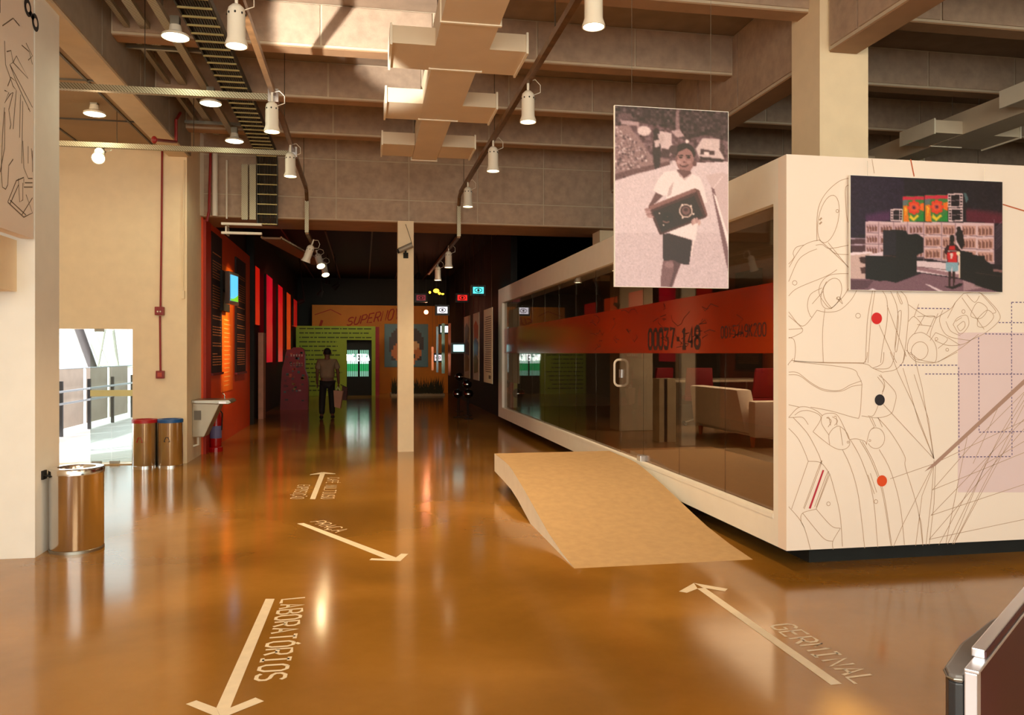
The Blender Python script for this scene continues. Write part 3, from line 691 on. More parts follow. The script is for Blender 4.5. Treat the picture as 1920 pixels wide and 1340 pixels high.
# ================================================================== DUCTS
def duct(dx, lab):
    t = thing('air_duct', (.84 + dx, 8, 4.3), lab, 'duct', 'ceiling air ducts')
    for (y0, y1, xa, xb) in ((3.0, 5.2, .60, 1.14), (5.2, 7.65, .62, 1.10), (7.65, 9.32, .63, 1.06), (9.32, 11.3, .66, 1.0)):
        MB().box(xa + dx, xb + dx, y0, y1 - .02, 4.3, 4.58).build('duct_section', M_duct, t)
        MB().box(xa - .015 + dx, xb + .015 + dx, y1 - .03, y1, 4.29, 4.595).build('flange', M_ductl, t)
    MB().box(.61 + dx, 1.12 + dx, 6.52, 6.55, 4.29, 4.595).build('flange', M_ductl, t)
    for y in (7.07, 8.74, 10.5):
        for s in (-1, 1):
            xa, xb = (.24, .655) if s < 0 else (1.005, 1.44)
            br_ = MB().box(xa + dx, xb + dx, y, y + .62, 4.304, 4.46).build('side_branch', M_duct, t)
            xe = .84 + s * .605
            MB().box(xe - .01 + dx, xe + .01 + dx, y - .015, y + .635, 4.285, 4.475).build('end_flange', M_ductl, br_)
    for y in (5.6, 7.3, 8.95, 10.7):
        for x in (.66, 1.04): MB().tube([(x + dx, y, 4.5), (x + dx, y, 5.25)], .004, 4).build('hanger', M_wire, t)
duct(0, 'pale rectangular air duct with three pairs of side outlets over the lobby centre')
duct(6.64, 'pale rectangular air duct seen above the pavilion at right')

# ================================================================== LIGHT TRACKS, TRAYS
def track(x, lab, y0=2.5):
    t = thing('light_track', (x, 8, 4.2), lab, 'light track', 'bronze light tracks')
    MB().box(x - .025, x + .025, y0, 12.95, 4.17, 4.23).build('rail', M_track, t)
    MB().tube([(x, 12.93, 4.2), (x, 13.08, 4.15), (x, 13.16, 4.02)], .028, 4).build('elbow', M_track, t)
    MB().box(x - .03, x + .03, 13.14, 13.20, 3.52, 4.02).build('riser', M_perf, t)
    MB().box(x - .025, x + .025, 13.2, 19.5, 3.5, 3.55).build('hall_rail', M_track, t)
    for y in (3.4, 6.4, 9.5, 12.5): MB().tube([(x, y, 4.22), (x, y, 5.25)], .004, 4).build('hanger', M_wire, t)
track(-.89, 'bronze ceiling light track at left of the air duct')
track(1.54, 'bronze ceiling light track at right of the air duct')
for y, lab in ((8.36, 'perforated cross channel nearer the camera over the left bay'), (10.65, 'perforated cross channel farther back over the left bay')):
    t = thing('cross_channel', (-2.8, y, 4.17), lab, 'channel', 'perforated cross channels')
    MB().box(-4.9, -.86, y - .03, y + .03, 4.13, 4.19).build('channel', M_perf, t)
    MB().box(-.94, -.84, y - .045, y + .045, 4.11, 4.24).build('joint_bracket', M_alu, t)
    for x in (-4.2, -3.0, -2.1): MB().tube([(x, y, 4.19), (x, y, 4.62 if x < -2.78 else 5.25)], .004, 4).build('hanger', M_wire, t)
# long perforated raceways along the left beam
for x, wd, z, lab in ((-2.33, .05, 4.86, 'narrow perforated raceway beside the left beam'), (-2.16, .09, 4.86, 'wide perforated raceway right of the narrow one'), (-1.86, .08, 4.74, 'perforated raceway carrying the round high lamps')):
    t = thing('cable_raceway', (x, 8, z), lab, 'raceway', 'perforated cable raceways')
    MB().box(x - wd / 2, x + wd / 2, 3, 12.6, z, z + .05).build('channel', M_perf, t)
    for y in (5, 8, 11): MB().box(x - .008, x + .008, y, y + .02, z + .05, 5.25).build('hanger', M_steel, t)
for y, lb in ((7.4, 'steel crossbar under the raceways, nearest the camera'), (9.0, 'steel crossbar under the raceways, second from the camera'), (10.6, 'steel crossbar under the raceways, third from the camera'), (11.8, 'steel crossbar under the raceways, farthest from the camera')):
    tag(MB().box(-2.45, -1.7, y, y + .04, 4.80, 4.84).build('raceway_crossbar', M_steel), lb, 'crossbar', 'raceway crossbars')
# cable ladder with rungs
t = thing('cable_ladder', (-1.5, 8, 4.7), 'dark cable ladder with yellowish rungs running to the transfer beam and down', 'cable ladder')
def path_ladder(s):  # arclength to (y,z)
    if s < 9.9: return (3 + s, 4.70)
    if s < 10.2: a = (s - 9.9) / .3 * PI / 2; return (12.9 + .19 * math.sin(a), 4.70 - .19 * (1 - math.cos(a)))
    return (13.09, 4.51 - (s - 10.2))
ss = [0, 5, 9.9, 9.95, 10.0, 10.05, 10.1, 10.15, 10.2, 11.1]
for x in (-1.64, -1.34):
    mb = MB()
    pts = [path_ladder(s) for s in ss]
    vs = []
    for i, (y, z) in enumerate(pts):
        a = 0 if i < 3 else min(1, (ss[i] - 9.9) / .3) * PI / 2
        ny, nz = math.sin(a), math.cos(a)
        vs += [(x - .008, y, z), (x + .008, y, z), (x + .008, y + ny * .07, z + nz * .07), (x - .008, y + ny * .07, z + nz * .07)]
    mb.add(vs, [(4 * i + j, 4 * i + (j + 1) % 4, 4 * i + 4 + (j + 1) % 4, 4 * i + 4 + j) for i in range(len(pts) - 1) for j in range(4)])
    mb.build('side_rail', M_tray, t, recalc=False)
mbc = MB()
for k in range(12):
    x = -1.62 + k * .024
    mbc.tube([(x, y + (.03 if z < 4.6 else 0), z + (.035 if z > 4.6 else 0)) for y, z in [path_ladder(s) for s in ss]], .010, 5)
c_ = mbc.build('cable_bundle', mat('cable_black', (26, 24, 20), .6, var=.2), t, recalc=False); c_['kind'] = 'stuff'
r0 = MB().box(-1.64, -1.34, -.008, .008, -.008, .008).build('rung', M_rung, None)
r0.parent = t; r0.location = (1.5 - 0, 0, 0)
s = 2.0; first = True
while s < 11.1:
    y, z = path_ladder(s)
    o = r0 if first else r0.copy()
    if not first: COL.objects.link(o); o.parent = t
    o.location = (1.5, y - 8, z - 4.7 - (.005 if z > 4.6 else 0)); first = False
    s += .20 if s < 9.9 else .155
# ladder continuing under the beam into the hall
t = thing('hall_cable_tray', (-1.2, 14.5, 3.45), 'brown cable tray slanting away under the transfer beam', 'cable tray')
MB().slab([(-1.6, 13.3, 3.42), (-1.3, 13.3, 3.42), (-.75, 17.0, 3.42), (-1.05, 17.0, 3.42)], (0, 0, .03)).build('tray', mat('tray_brown', (110, 74, 40), .5, var=.1), t)
for a in ((-1.6, -1.05), (-1.3, -.75)):
    MB().tube([(a[0], 13.3, 3.45), (a[1], 17.0, 3.45)], .018, 5).build('lip', M_track, t)

# ------------------------------------------------------------------ track spot lamps
def spotlamp():
    t = thing('track_spotlight', (0, 0, 0), 'x', 'spotlight', 'white track spotlights')
    b_ = MB().lathe([(.001, 0), (.03, -.005), (.055, -.03), (.062, -.06), (.063, -.24), (.078, -.285), (.080, -.30), (.072, -.30), (.066, -.27)], (0, 0, 0), 20).build('housing', M_lampw, t, smooth=True, recalc=False)
    for k in range(8):
        a = 2 * PI * k / 8
        MB().ball((.0625 * math.cos(a), .0625 * math.sin(a), -.075), (.007, .007, .009), 6).build('vent_hole', M_black, b_)
    MB().lathe([(.001, -.293), (.069, -.293)], (0, 0, 0), 18).build('bulb', M_bulb, t)
    MB().tube([(0, 0, 0), (0, 0, .10)], .012, 8).build('stem', M_lampw, t)
    MB().tube([(.01, 0, .09), (.07, 0, .11), (.12, 0, .06), (.12, 0, -.01), (.05, 0, -.04)], .004, 5).build('cord', M_lampw, t, smooth=True)
    return t
sl = spotlamp(); used = [False]
def put_lamp(x, y, z, lab, power=45, rot=None, aim=None, col=(1, .68, .36), ang=95):
    o = sl if not used[0] else copy_tree(sl)
    used[0] = True
    o.location = (x, y, z); o['label'] = lab
    if rot: o.rotation_euler = rot
    q = Euler(rot).to_quaternion() if rot else Euler((0, 0, 0)).to_quaternion()
    p = Vector((x, y, z)) + q @ Vector((0, 0, -.33))
    d = q @ Vector((0, 0, -1))
    l = spot('lamp_light', p, p + d, power, col, ang, .6, .05)
names = ['nearest', 'second', 'third', 'fourth']
for i, y in enumerate((5.97, 8.22, 10.25)):
    put_lamp(-.89, y, 4.08, 'white cylinder spotlight, %s from the camera on the left track' % names[i], 130)
for i, y in enumerate((5.28, 7.5, 9.6, 12.0)):
    put_lamp(1.54, y, 4.10 if i else 4.12, 'white cylinder spotlight, %s from the camera on the right track' % names[i], (110, 190, 130, 110)[i], rot=(0, 0, 0))
put_lamp(-.86, 13.9, 3.42, 'tilted white spotlight, nearest of the cluster where the left track enters the hall', 25, (.1, .35, 0))
put_lamp(-.84, 15.2, 3.42, 'tilted white spotlight in the middle of the left hall cluster', 20, (-.6, -.3, 0))
put_lamp(-.80, 16.6, 3.42, 'white spotlight, farthest of the left hall cluster', 20, (-.5, -.2, 0))
put_lamp(1.52, 14.6, 3.46, 'white spotlight just past the beam on the right track', 22)
put_lamp(1.56, 17.2, 3.46, 'white spotlight, farthest on the right track in the hall', 22)

# round high lamps under the raceway, and recessed lamp in the side bay
def round_lamp(x, y, z, lab, top):
    t = thing('round_ceiling_lamp', (x, y, z), lab, 'ceiling lamp', 'round greenish ceiling lamps')
    MB().lathe([(.001, .12), (.05, .11), (.06, .05), (.122, .02), (.122, -.002)], (x, y, z), 24).build('reflector', M_lampw, t, smooth=True, recalc=False)
    MB().lathe([(.001, -.022), (.06, -.018), (.10, -.008), (.117, 0)], (x, y, z), 24).build('diffuser', M_bulb2, t, smooth=True, recalc=False)
    MB().box(x - .04, x + .04, y - .04, y + .04, z + .11, top).build('bracket', M_steel, t)
    spot('round_lamp_light', (x, y, z - .05), (x, y, 0), 24, (.96, 1.0, .70), 150, .6, .1)
round_lamp(-1.73, 7.95, 4.55, 'round greenish ceiling lamp nearest the camera beside the cable ladder', 4.74)
round_lamp(-1.78, 9.99, 4.55, 'round greenish ceiling lamp between the two cross channels', 4.74)
round_lamp(-1.77, 11.7, 4.55, 'round greenish ceiling lamp farthest, just under the far cross channel', 4.74)
round_lamp(-3.18, 10.4, 4.47, 'round lamp on the low ceiling of the left side bay', 4.6)
put_lamp(-3.22, 10.75, 4.13, 'bare bright spotlight on the far cross channel beside the cream wall', 30, (-1.0, 0, .2))

# ================================================================== PICTURES
PM = print_mat('photo_print')
t = thing('boy_photo_panel', (2.3, 5.0, 2.1), 'hanging sepia photo panel of a smiling child carrying a loudspeaker box', 'photo panel')
Yp = 4.95
tl, tr, bl_, br_ = onY(1152, 196, Yp), onY(1366, 210, Yp), onY(1152, 537, Yp), onY(1366, 541, Yp)
top_z = (tl.z + tr.z) / 2; bot_z = (bl_.z + br_.z) / 2; x0, x1 = tl.x, tr.x
MB().box(x0, x1, Yp, Yp + .02, bot_z, top_z).build('board', M_white, t)
W1, H1 = 168, 262
im = Img(W1, H1, (206, 184, 194))
def c1(x, y): u = (x - 44) / 752; return (u, (y - 55 - 45 * u) / (1197 - 27 * u))
def q1(*p): return [c1(*a) for a in p]
def e1_(cx, cy, rx, ry, c, al=1.0, inner=0.0): u, v = c1(cx, cy); im.ell(u, v, rx / 752, ry / 1180, c, al, inner)
im.poly(q1((40,20),(800,20),(800,480),(560,430),(420,420),(40,560)), (96, 66, 76))
im.poly(q1((40,20),(800,20),(800,300),(640,250),(500,290),(380,200),(200,170),(40,200)), (48, 26, 34)); im.noise(20, 4)
im.poly(q1((80,150),(200,165),(200,195),(85,180)), (168, 138, 146)); im.poly(q1((70,110),(150,110),(170,150),(60,150)), (92, 64, 72)); im.poly(q1((445,85),(462,85),(470,230),(440,230)), (128, 98, 106))
im.poly(q1((40,190),(130,185),(200,270),(290,400),(400,410),(400,450),(150,500),(40,540)), (140, 108, 114))
for k in range(260):
    x = r2.uniform(42, 250); y = r2.uniform(200, 480)
    if y > 190 + (x - 45) * .8: e1_(x, y, r2.uniform(3, 9), r2.uniform(3, 8), r2.choice([(226, 205, 210), (190, 160, 166), (70, 46, 54), (100, 74, 80)]))
im.poly(q1((40,510),(150,480),(400,425),(410,455),(150,515),(40,548)), (96, 62, 68))
e1_(235, 225, 45, 32, (214, 190, 196)); im.poly(q1((335,225),(415,240),(420,360),(400,400),(335,350)), (205, 180, 188)); im.poly(q1((350,340),(410,350),(400,405),(345,395)), (60, 34, 42)); im.poly(q1((410,225),(470,215),(500,260),(450,270)), (180, 150, 158))
im.poly(q1((620,275),(735,280),(755,350),(770,420),(600,405),(575,345)), (206, 182, 188)); im.poly(q1((610,345),(700,360),(700,385),(605,380)), (60, 36, 42)); im.poly(q1((600,395),(770,415),(760,432),(610,415)), (40, 20, 26)); im.poly(q1((630,362),(665,368),(665,384),(630,380)), (225, 205, 210)); im.poly(q1((740,300),(770,320),(765,400),(735,350)), (70, 46, 52))
e1_(518, 295, 12, 14, (235, 215, 220))
e1_(314, 235, 20, 26, (30, 14, 20)); im.poly(q1((298,255),(340,260),(345,360),(335,480),(342,520),(300,548),(288,540),(310,500),(295,430),(290,340)), (34, 16, 22)); im.poly(q1((300,290),(340,280),(335,330),(305,335)), (200, 175, 182)); im.poly(q1((322,245),(365,250),(365,290),(340,320)), (190, 165, 172))
im.blur(1)
im.poly(q1((430,440),(800,430),(800,1290),(40,1290),(40,555),(300,480)), (212, 190, 201)); im.poly(q1((40,900),(800,900),(800,1290),(40,1290)), (204, 181, 192)); im.noise(5, 2)
im.poly(q1((640,520),(760,500),(800,520),(800,1000),(700,660),(680,600)), (202, 176, 184)); im.line(c1(690, 610), c1(755, 530), .006, (235, 215, 222)); im.poly(q1((680,600),(700,610),(800,1040),(800,1180),(780,1100)), (118, 84, 92)); im.poly(q1((694,640),(712,660),(800,940),(800,1010)), (240, 222, 228))
e1_(505, 372, 66, 66, (26, 12, 16)); e1_(428, 350, 30, 30, (66, 42, 48)); e1_(505, 420, 60, 80, (146, 102, 104)); e1_(447, 415, 8, 16, (120, 80, 84)); e1_(568, 442, 13, 20, (96, 58, 62))
im.poly(q1((452,480),(542,490),(545,520),(495,540),(450,512)), (98, 62, 66)); im.poly(q1((450,370),(520,338),(565,380),(560,345),(500,310),(455,335)), (26, 12, 16)); e1_(482, 425, 30, 30, (176, 132, 134), .6)
for ex in (476, 528): e1_(ex, 402, 13, 6, (34, 16, 20)); im.line(c1(ex - 15, 389), c1(ex + 14, 389), .010, (40, 20, 24))
e1_(500, 432, 9, 7, (112, 72, 76)); im.line(c1(470, 450), c1(484, 460), .009, (66, 32, 36)); im.line(c1(484, 460), c1(506, 462), .009, (66, 32, 36)); im.line(c1(506, 462), c1(524, 450), .009, (66, 32, 36)); e1_(462, 430, 14, 12, (190, 146, 148), .6); e1_(530, 432, 14, 12, (180, 136, 138), .6)
im.poly(q1((370,495),(450,486),(470,525),(500,540),(545,505),(605,535),(630,600),(655,700),(630,705),(600,760),(575,950),(405,905),(380,650),(365,655),(292,618),(330,540)), (230, 214, 221))
im.line(c1(452, 492), c1(500, 548), .010, (190, 160, 168)); im.line(c1(500, 548), c1(545, 510), .010, (190, 160, 168)); im.poly(q1((400,600),(430,560),(410,650),(385,660)), (196, 168, 176))
im.poly(q1((312,632),(356,655),(310,700),(262,735),(262,725)), (96, 60, 64))
im.poly(q1((262,732),(575,608),(600,625),(655,785),(640,800),(345,912),(335,908)), (62, 28, 30)); im.poly(q1((262,725),(572,604),(580,628),(275,748)), (128, 84, 84)); im.poly(q1((575,608),(600,618),(655,780),(648,800)), (104, 62, 62)); im.poly(q1((292,760),(565,655),(625,790),(350,895)), (30, 14, 16))
e1_(510, 755, 46, 46, (206, 178, 172)); e1_(510, 755, 37, 37, (44, 22, 24)); e1_(510, 753, 28, 27, (110, 74, 76)); e1_(510, 748, 14, 12, (60, 34, 36))
for a in ((486, 715), (545, 722), (488, 800), (560, 775)): e1_(a[0], a[1], 7, 7, (226, 206, 200))
e1_(388, 800, 36, 38, (14, 6, 8)); e1_(380, 822, 24, 12, (120, 80, 78)); e1_(381, 812, 24, 12, (16, 8, 10)); e1_(334, 770, 6, 6, (226, 206, 200)); e1_(363, 848, 5, 5, (226, 206, 200)); e1_(388, 792, 6, 4, (120, 70, 60))
for k, (x, y) in enumerate(((258, 745), (262, 762), (268, 778), (276, 792))): e1_(x, y, 22, 9, (176, 136, 140) if k % 2 else (156, 116, 120))
for k, (x, y) in enumerate(((556, 830), (568, 822), (582, 818), (598, 832))): e1_(x, y, 10, 20, (196, 156, 156) if k % 2 else (176, 134, 136))
im.poly(q1((356,905),(405,905),(552,950),(532,1110),(476,1106),(430,1082),(360,1088)), (36, 12, 16)); im.line(c1(562, 950), c1(545, 1050), .008, (238, 220, 222))
im.poly(q1((360,1084),(430,1080),(476,1106),(452,1170),(420,1260),(342,1255),(348,1150)), (116, 78, 84)); e1_(400, 1110, 30, 22, (150, 112, 118), .7); im.poly(q1((425,1082),(476,1104),(440,1180),(415,1255),(400,1255),(430,1150)), (84, 50, 56))
im.blur(1); im.noise(4, 1)
im.mesh('photo_print', (x0 + .004, Yp - .0015, top_z - .004), (x1 - .004, Yp - .0015, top_z - .004), (x0 + .004, Yp - .0015, bot_z + .003), (x1 - .004, Yp - .0015, bot_z + .003), PM, t)
for x in (x0 + .12, x1 - .12): MB().tube([(x, Yp + .01, top_z), (x, Yp + .01, 5.25)], .0015, 4).build('wire', M_steel, t)

t = thing('sound_system_photo_panel', (4.3, 5.4, 2.0), 'colour photo panel of stacked loudspeakers at night on the mural wall', 'photo panel')
Yq = 5.385
tl, tr, bl_, br_ = onY(1594, 326, Yq), onY(1880, 342, Yq), onY(1594, 543, Yq), onY(1880, 549, Yq)
tz, bz, x0, x1 = (tl.z + tr.z) / 2, (bl_.z + br_.z) / 2, tl.x, tr.x
MB().box(x0, x1, Yq, Yq + .02, bz, tz).build('board', M_white, t)
for x in (x0 + .15, x1 - .15): MB().tube([(x, Yq + .01, tz), (x, Yq + .01, 3.03)], .0015, 4).build('wire', M_steel, t)
MB().box(x0 + .2, x1 - .2, Yq + .02, BY0 + .001, 2.3, 2.34).build('wall_batten', M_white, t)
im = Img(230, 172, (26, 14, 26))
def c2(x, y): u = (x - 75) / 1530; return (u, (y - 88 - 94 * u) / (1140 - 40 * u))
def q2(*p): return [c2(*a) for a in p]
im.poly(q2((60,60),(600,60),(600,560),(60,720)), (34, 18, 44)); im.noise(5, 3)
for k in range(7): im.poly(q2((220,470 + k * 8),(460,430 + k * 8),(460,545),(230,560)), (92, 40, 92), .16); im.poly(q2((1220,430 + k * 6),(1610,470 + k * 10),(1610,600),(1230,570)), (120, 20, 50), .14)
im.poly(q2((80,715),(225,720),(225,860),(80,850)), (80, 50, 60)); im.line(c2(80, 718), c2(225, 720), .006, (210, 190, 215)); im.line(c2(80, 780), c2(225, 782), .006, (210, 190, 215)); im.blur(1)
wh = (214, 184, 196)
im.poly(q2((220,550),(1520,590),(1520,1000),(1415,995),(975,960),(720,900),(222,870)), wh)
cols_ = [(228, 345), (362, 490), (502, 632), (650, 792), (810, 968), (985, 1110), (1185, 1325), (1345, 1508)]
for ci, (xa, xb) in enumerate(cols_):
    for r in range(3):
        ya = 575 + (xa - 228) * .035 + r * (108 + (xa - 228) * .02); yb = ya + 82 + (xa - 228) * .015
        im.poly(q2((xa, ya), (xb, ya + 4), (xb, yb + 3), (xa, yb)), (196, 160, 172) if ci < 4 else (196, 150, 144))
        n_ = 4
        for j in range(n_):
            xx_ = xa + 12 + j * (xb - xa - 14) / n_
            im.poly(q2((xx_, ya + 22), (xx_ + 8, ya + 30), (xx_ + (xb - xa) / 7, ya + 34), (xx_ + (xb - xa) / 7, yb - 6), (xx_, yb - 8)), (132, 88, 76)); im.line(c2(xx_, ya + 18), c2(xx_ + 3, yb - 6), .004, (90, 50, 60))
        im.line(c2(xa - 8, yb + 8), c2(xb + 8, yb + 12), .004, (120, 90, 108))
    im.line(c2(xb + 7, 560), c2(xb + 7, 960), .004, (130, 96, 112))
for xa, xb, ya, yb in ((590, 800, 308, 562), (810, 1038, 300, 566)):   # two crates with abstract painted fronts
    w_, h = xb - xa, yb - ya; f = lambda u, v: (xa + u * w_, ya + v * h)
    im.poly(q2(f(0,0), f(1,0), f(1,1), f(0,1)), (62, 120, 60)); im.poly(q2(f(0,.02), f(1,.02), f(1,.15), f(0,.15)), (200, 40, 66)); im.poly(q2(f(0,.15), f(.25,.15), f(.2,.4), f(0,.45)), (96, 110, 112)); im.poly(q2(f(.6,1), f(1,.6), f(1,1)), (30, 130, 50))
    im.poly(q2(f(.02,.38), f(.22,.35), f(.25,.7), f(.3,1), f(.03,1)), (226, 120, 24)); im.poly(q2(f(.08,.4), f(.18,.5), f(.12,.8)), (238, 180, 40)); im.poly(q2(f(.8,.3), f(1,.28), f(1,.6), f(.82,.55)), (232, 110, 30))
    for k in range(8):
        a = k * PI / 4; u, v = c2(*f(.52 + .22 * math.cos(a), .45 + .2 * math.sin(a))); im.ell(u, v, .014, .018, (222, 60, 34))
    u, v = c2(*f(.52, .45)); im.ell(u, v, .03, .036, (226, 84, 44)); im.ell(u, v, .014, .018, (150, 60, 90)); im.ell(u, v, .006, .008, (60, 40, 20))
    im.poly(q2(f(.35,.72), f(.5,.85), f(.7,.72), f(.75,.8), f(.5,.98), f(.3,.85)), (226, 196, 44))
im.line(c2(803, 300), c2(803, 562), .006, (20, 10, 16))
for xa, xb, ya, yb in ((465, 588, 432, 555), (1040, 1192, 290, 428), (1045, 1195, 436, 568)):
    im.poly(q2((xa, ya), (xb, ya), (xb, yb), (xa, yb)), (226, 200, 208)); im.poly(q2((xa + 32, ya + 14), (xb - 32, ya + 14), (xb - 32, yb - 12), (xa + 32, yb - 12)), (26, 14, 24))
    for k in range(4):
        yy_ = ya + 16 + k * (yb - ya - 20) / 4
        for xx_ in (xa + 7, xb - 26): im.poly(q2((xx_, yy_), (xx_ + 18, yy_), (xx_ + 18, yy_ + 16), (xx_, yy_ + 16)), (36, 20, 30))
    im.line(c2(xa + 30, (ya + yb) / 2), c2(xb - 30, (ya + yb) / 2), .004, (150, 130, 140))
im.poly(q2((1180,240),(1250,290),(1240,420),(1200,560),(1190,440),(1200,300)), (24, 14, 22)); im.poly(q2((1200,290),(1225,285),(1250,350),(1225,390)), (70, 96, 104))
for k in range(10): im.line(c2(1530, 640 + k * 24), c2(1600, 575 + k * 24), .003, (190, 176, 200), .7)
im.poly(q2((1525,620),(1610,600),(1610,1010),(1520,1000)), (60, 40, 56), .5)
im.poly(q2((60,1120),(300,1110),(520,1165),(780,1075),(1160,1140),(1610,1290),(1610,1300),(60,1300)), (122, 88, 104))
im.poly(q2((725,950),(975,970),(1160,1000),(1160,1130),(725,1060)), (222, 200, 214)); im.poly(q2((725,1005),(1160,1095),(1160,1130),(725,1040)), (150, 112, 126)); im.line(c2(740, 1010), c2(1050, 1050), .004, (90, 60, 70))
im.poly(q2((800,1180),(850,1190),(1040,1280),(980,1275)), (228, 206, 220)); im.poly(q2((240,1240),(290,1212),(350,1245)), (230, 214, 232)); im.poly(q2((80,1130),(300,1140),(240,1215),(80,1225)), (92, 62, 76))
im.poly(q2((75,870),(290,855),(285,885),(222,890),(222,1120),(75,1118)), (206, 176, 176)); im.poly(q2((160,905),(222,900),(222,970),(175,960)), (62, 36, 36)); im.poly(q2((170,1010),(222,1000),(222,1070),(185,1070)), (80, 50, 50)); im.poly(q2((75,855),(290,850),(285,870),(75,885)), (236, 216, 230)); im.poly(q2((250,885),(400,850),(400,895),(260,900)), (226, 204, 222))
bk = (18, 13, 15)
im.poly(q2((396,642),(560,640),(628,655),(632,685),(730,685),(790,720),(792,870),(725,895),(725,1075),(520,1165),(420,1140),(360,1145),(226,1118),(226,890),(396,895)), bk); im.poly(q2((396,645),(520,650),(520,890),(396,890)), (30, 22, 36)); im.line(c2(400, 892), c2(520, 905), .004, (90, 40, 40))
im.poly(q2((1165,855),(1285,880),(1290,905),(1415,915),(1425,960),(1500,1010),(1505,1070),(1600,1090),(1605,1290),(1420,1235),(1312,1215),(1312,1150),(1240,1155),(1165,1135)), bk); im.line(c2(1160, 880), c2(1160, 1130), .006, (230, 205, 190))
im.line(c2(1320, 1080), c2(1580, 1120), .004, (70, 44, 44)); im.poly(q2((1505,1045),(1605,1060),(1605,1085),(1505,1070)), (130, 90, 92))
im.poly(q2((1145,640),(1190,660),(1210,800),(1180,850),(1130,760),(1120,690)), (26, 14, 16)); u, v = c2(1150, 640); im.ell(u, v, .014, .02, (36, 18, 18))
u, v = c2(1083, 740); im.ell(u, v, .017, .034, (22, 12, 12)); im.poly(q2((1065,770),(1100,770),(1105,800),(1060,800)), (34, 18, 16))
im.poly(q2((1040,800),(1125,798),(1165,850),(1170,900),(1140,910),(1135,990),(1035,985),(1030,900),(1000,870),(1010,830)), (44, 12, 16)); im.poly(q2((1058,808),(1108,808),(1118,850),(1048,850)), (190, 24, 28)); im.poly(q2((1030,872),(1130,872),(1135,975),(1040,975)), (200, 30, 32)); im.poly(q2((1060,885),(1095,882),(1085,935),(1070,940)), (228, 200, 200)); im.line(c2(1040, 860), c2(1125, 860), .006, (220, 180, 180)); u, v = c2(1145, 885); im.ell(u, v, .014, .02, (240, 225, 200))
im.poly(q2((1022,970),(1145,975),(1145,1060),(1090,1066),(1082,1010),(1070,1066),(1018,1055)), (130, 168, 190))
for a, b in ((1045, 1072), (1088, 1113)): im.poly(q2((a, 1060), (b, 1062), (b - 5, 1215), (a + 3, 1215)), (42, 20, 20))
im.poly(q2((1005,1212),(1090,1215),(1150,1185),(1195,1180),(1180,1205),(1090,1240)), (24, 12, 16)); im.poly(q2((1195,1150),(1400,1230),(1200,1260)), (190, 158, 168), .6)
im.blur(1); im.noise(4, 1)
im.mesh('photo_print', (x0 + .003, Yq - .0015, tz - .003), (x1 - .003, Yq - .0015, tz - .003), (x0 + .003, Yq - .0015, bz + .003), (x1 - .003, Yq - .0015, bz + .003), PM, t)

# ================================================================== LITTER BINS
def bin_(x, y, r, h, lab, lid):
    t = thing('litter_bin', (x, y, 0), lab, 'bin', 'steel litter bins')
    MB().lathe([(.001, .004), (r * .97, .004), (r * .98, .02), (r, .03), (r, h - .05), (r * 1.01, h - .045), (r * 1.01, h - .03)], (x, y, 0), 40).build('body', M_chrome, t, smooth=True, recalc=False)
    MB().lathe([(r * .985, 0), (r * 1.015, 0), (r * 1.015, .022), (r, .024)], (x, y, 0), 40).build('base_ring', M_steel if lid is None else M_chrome, t, smooth=True, recalc=False)
    m = lid or M_chrome
    MB().lathe([(r * 1.02, h - .05), (r * 1.03, h - .012), (r * .99, h), (r * .70, h), (r * .66, h - .015), (r * .64, h - .06)], (x, y, 0), 40).build('lid', m, t, smooth=True, recalc=False)
    MB().lathe([(.001, h - .08), (r * .66, h - .08)], (x, y, 0), 24).build('opening', M_black, t)
    return t
b1 = bin_(-2.305, 7.10, .20, .675, 'large polished steel litter bin beside the near left column', None)
b2 = bin_(-3.04, 12.10, .167, .67, 'steel litter bin with red lid against the cream wall', mat('lid_red', (176, 22, 28), .4, var=.04))
b3 = bin_(-2.70, 12.10, .167, .67, 'steel litter bin with blue lid next to the column edge', mat('lid_blue', (22, 84, 150), .4, var=.04))
for b_, c, x in ((b2, MATS['lid_red'], -3.07), (b3, M_ink, -2.71)):
    mb = MB(); a = [(x, z) for x, z in ((-.035, .0), (.035, 0), (0, .06), (-.035, 0))]
    pts = []
    for dx, dz in ((-.04, 0), (-.015, .06), (.015, .06), (.04, 0), (-.04, 0)):
        yy = math.sqrt(.168 ** 2 - (x + dx - WL[b_.name].x) ** 2); pts.append((x + dx, 12.10 - yy - .001, .36 + dz))
    mb.ribbon(pts, .010, (0, -1, 0), .0015); mb.build('recycling_mark', c, b_, recalc=False)
t = thing('wall_hook', (-2.53, 7.0, .6), 'small black bracket fixing the large bin to the left column', 'bracket')
MB().box(-2.53, -2.515, 6.98, 7.06, .59, .66).build('plate', M_black, t); MB().tube([(-2.52, 7.0, .62), (-2.42, 6.98, .62), (-2.36, 6.93, .62)], .009, 8).build('arm', M_black, t)

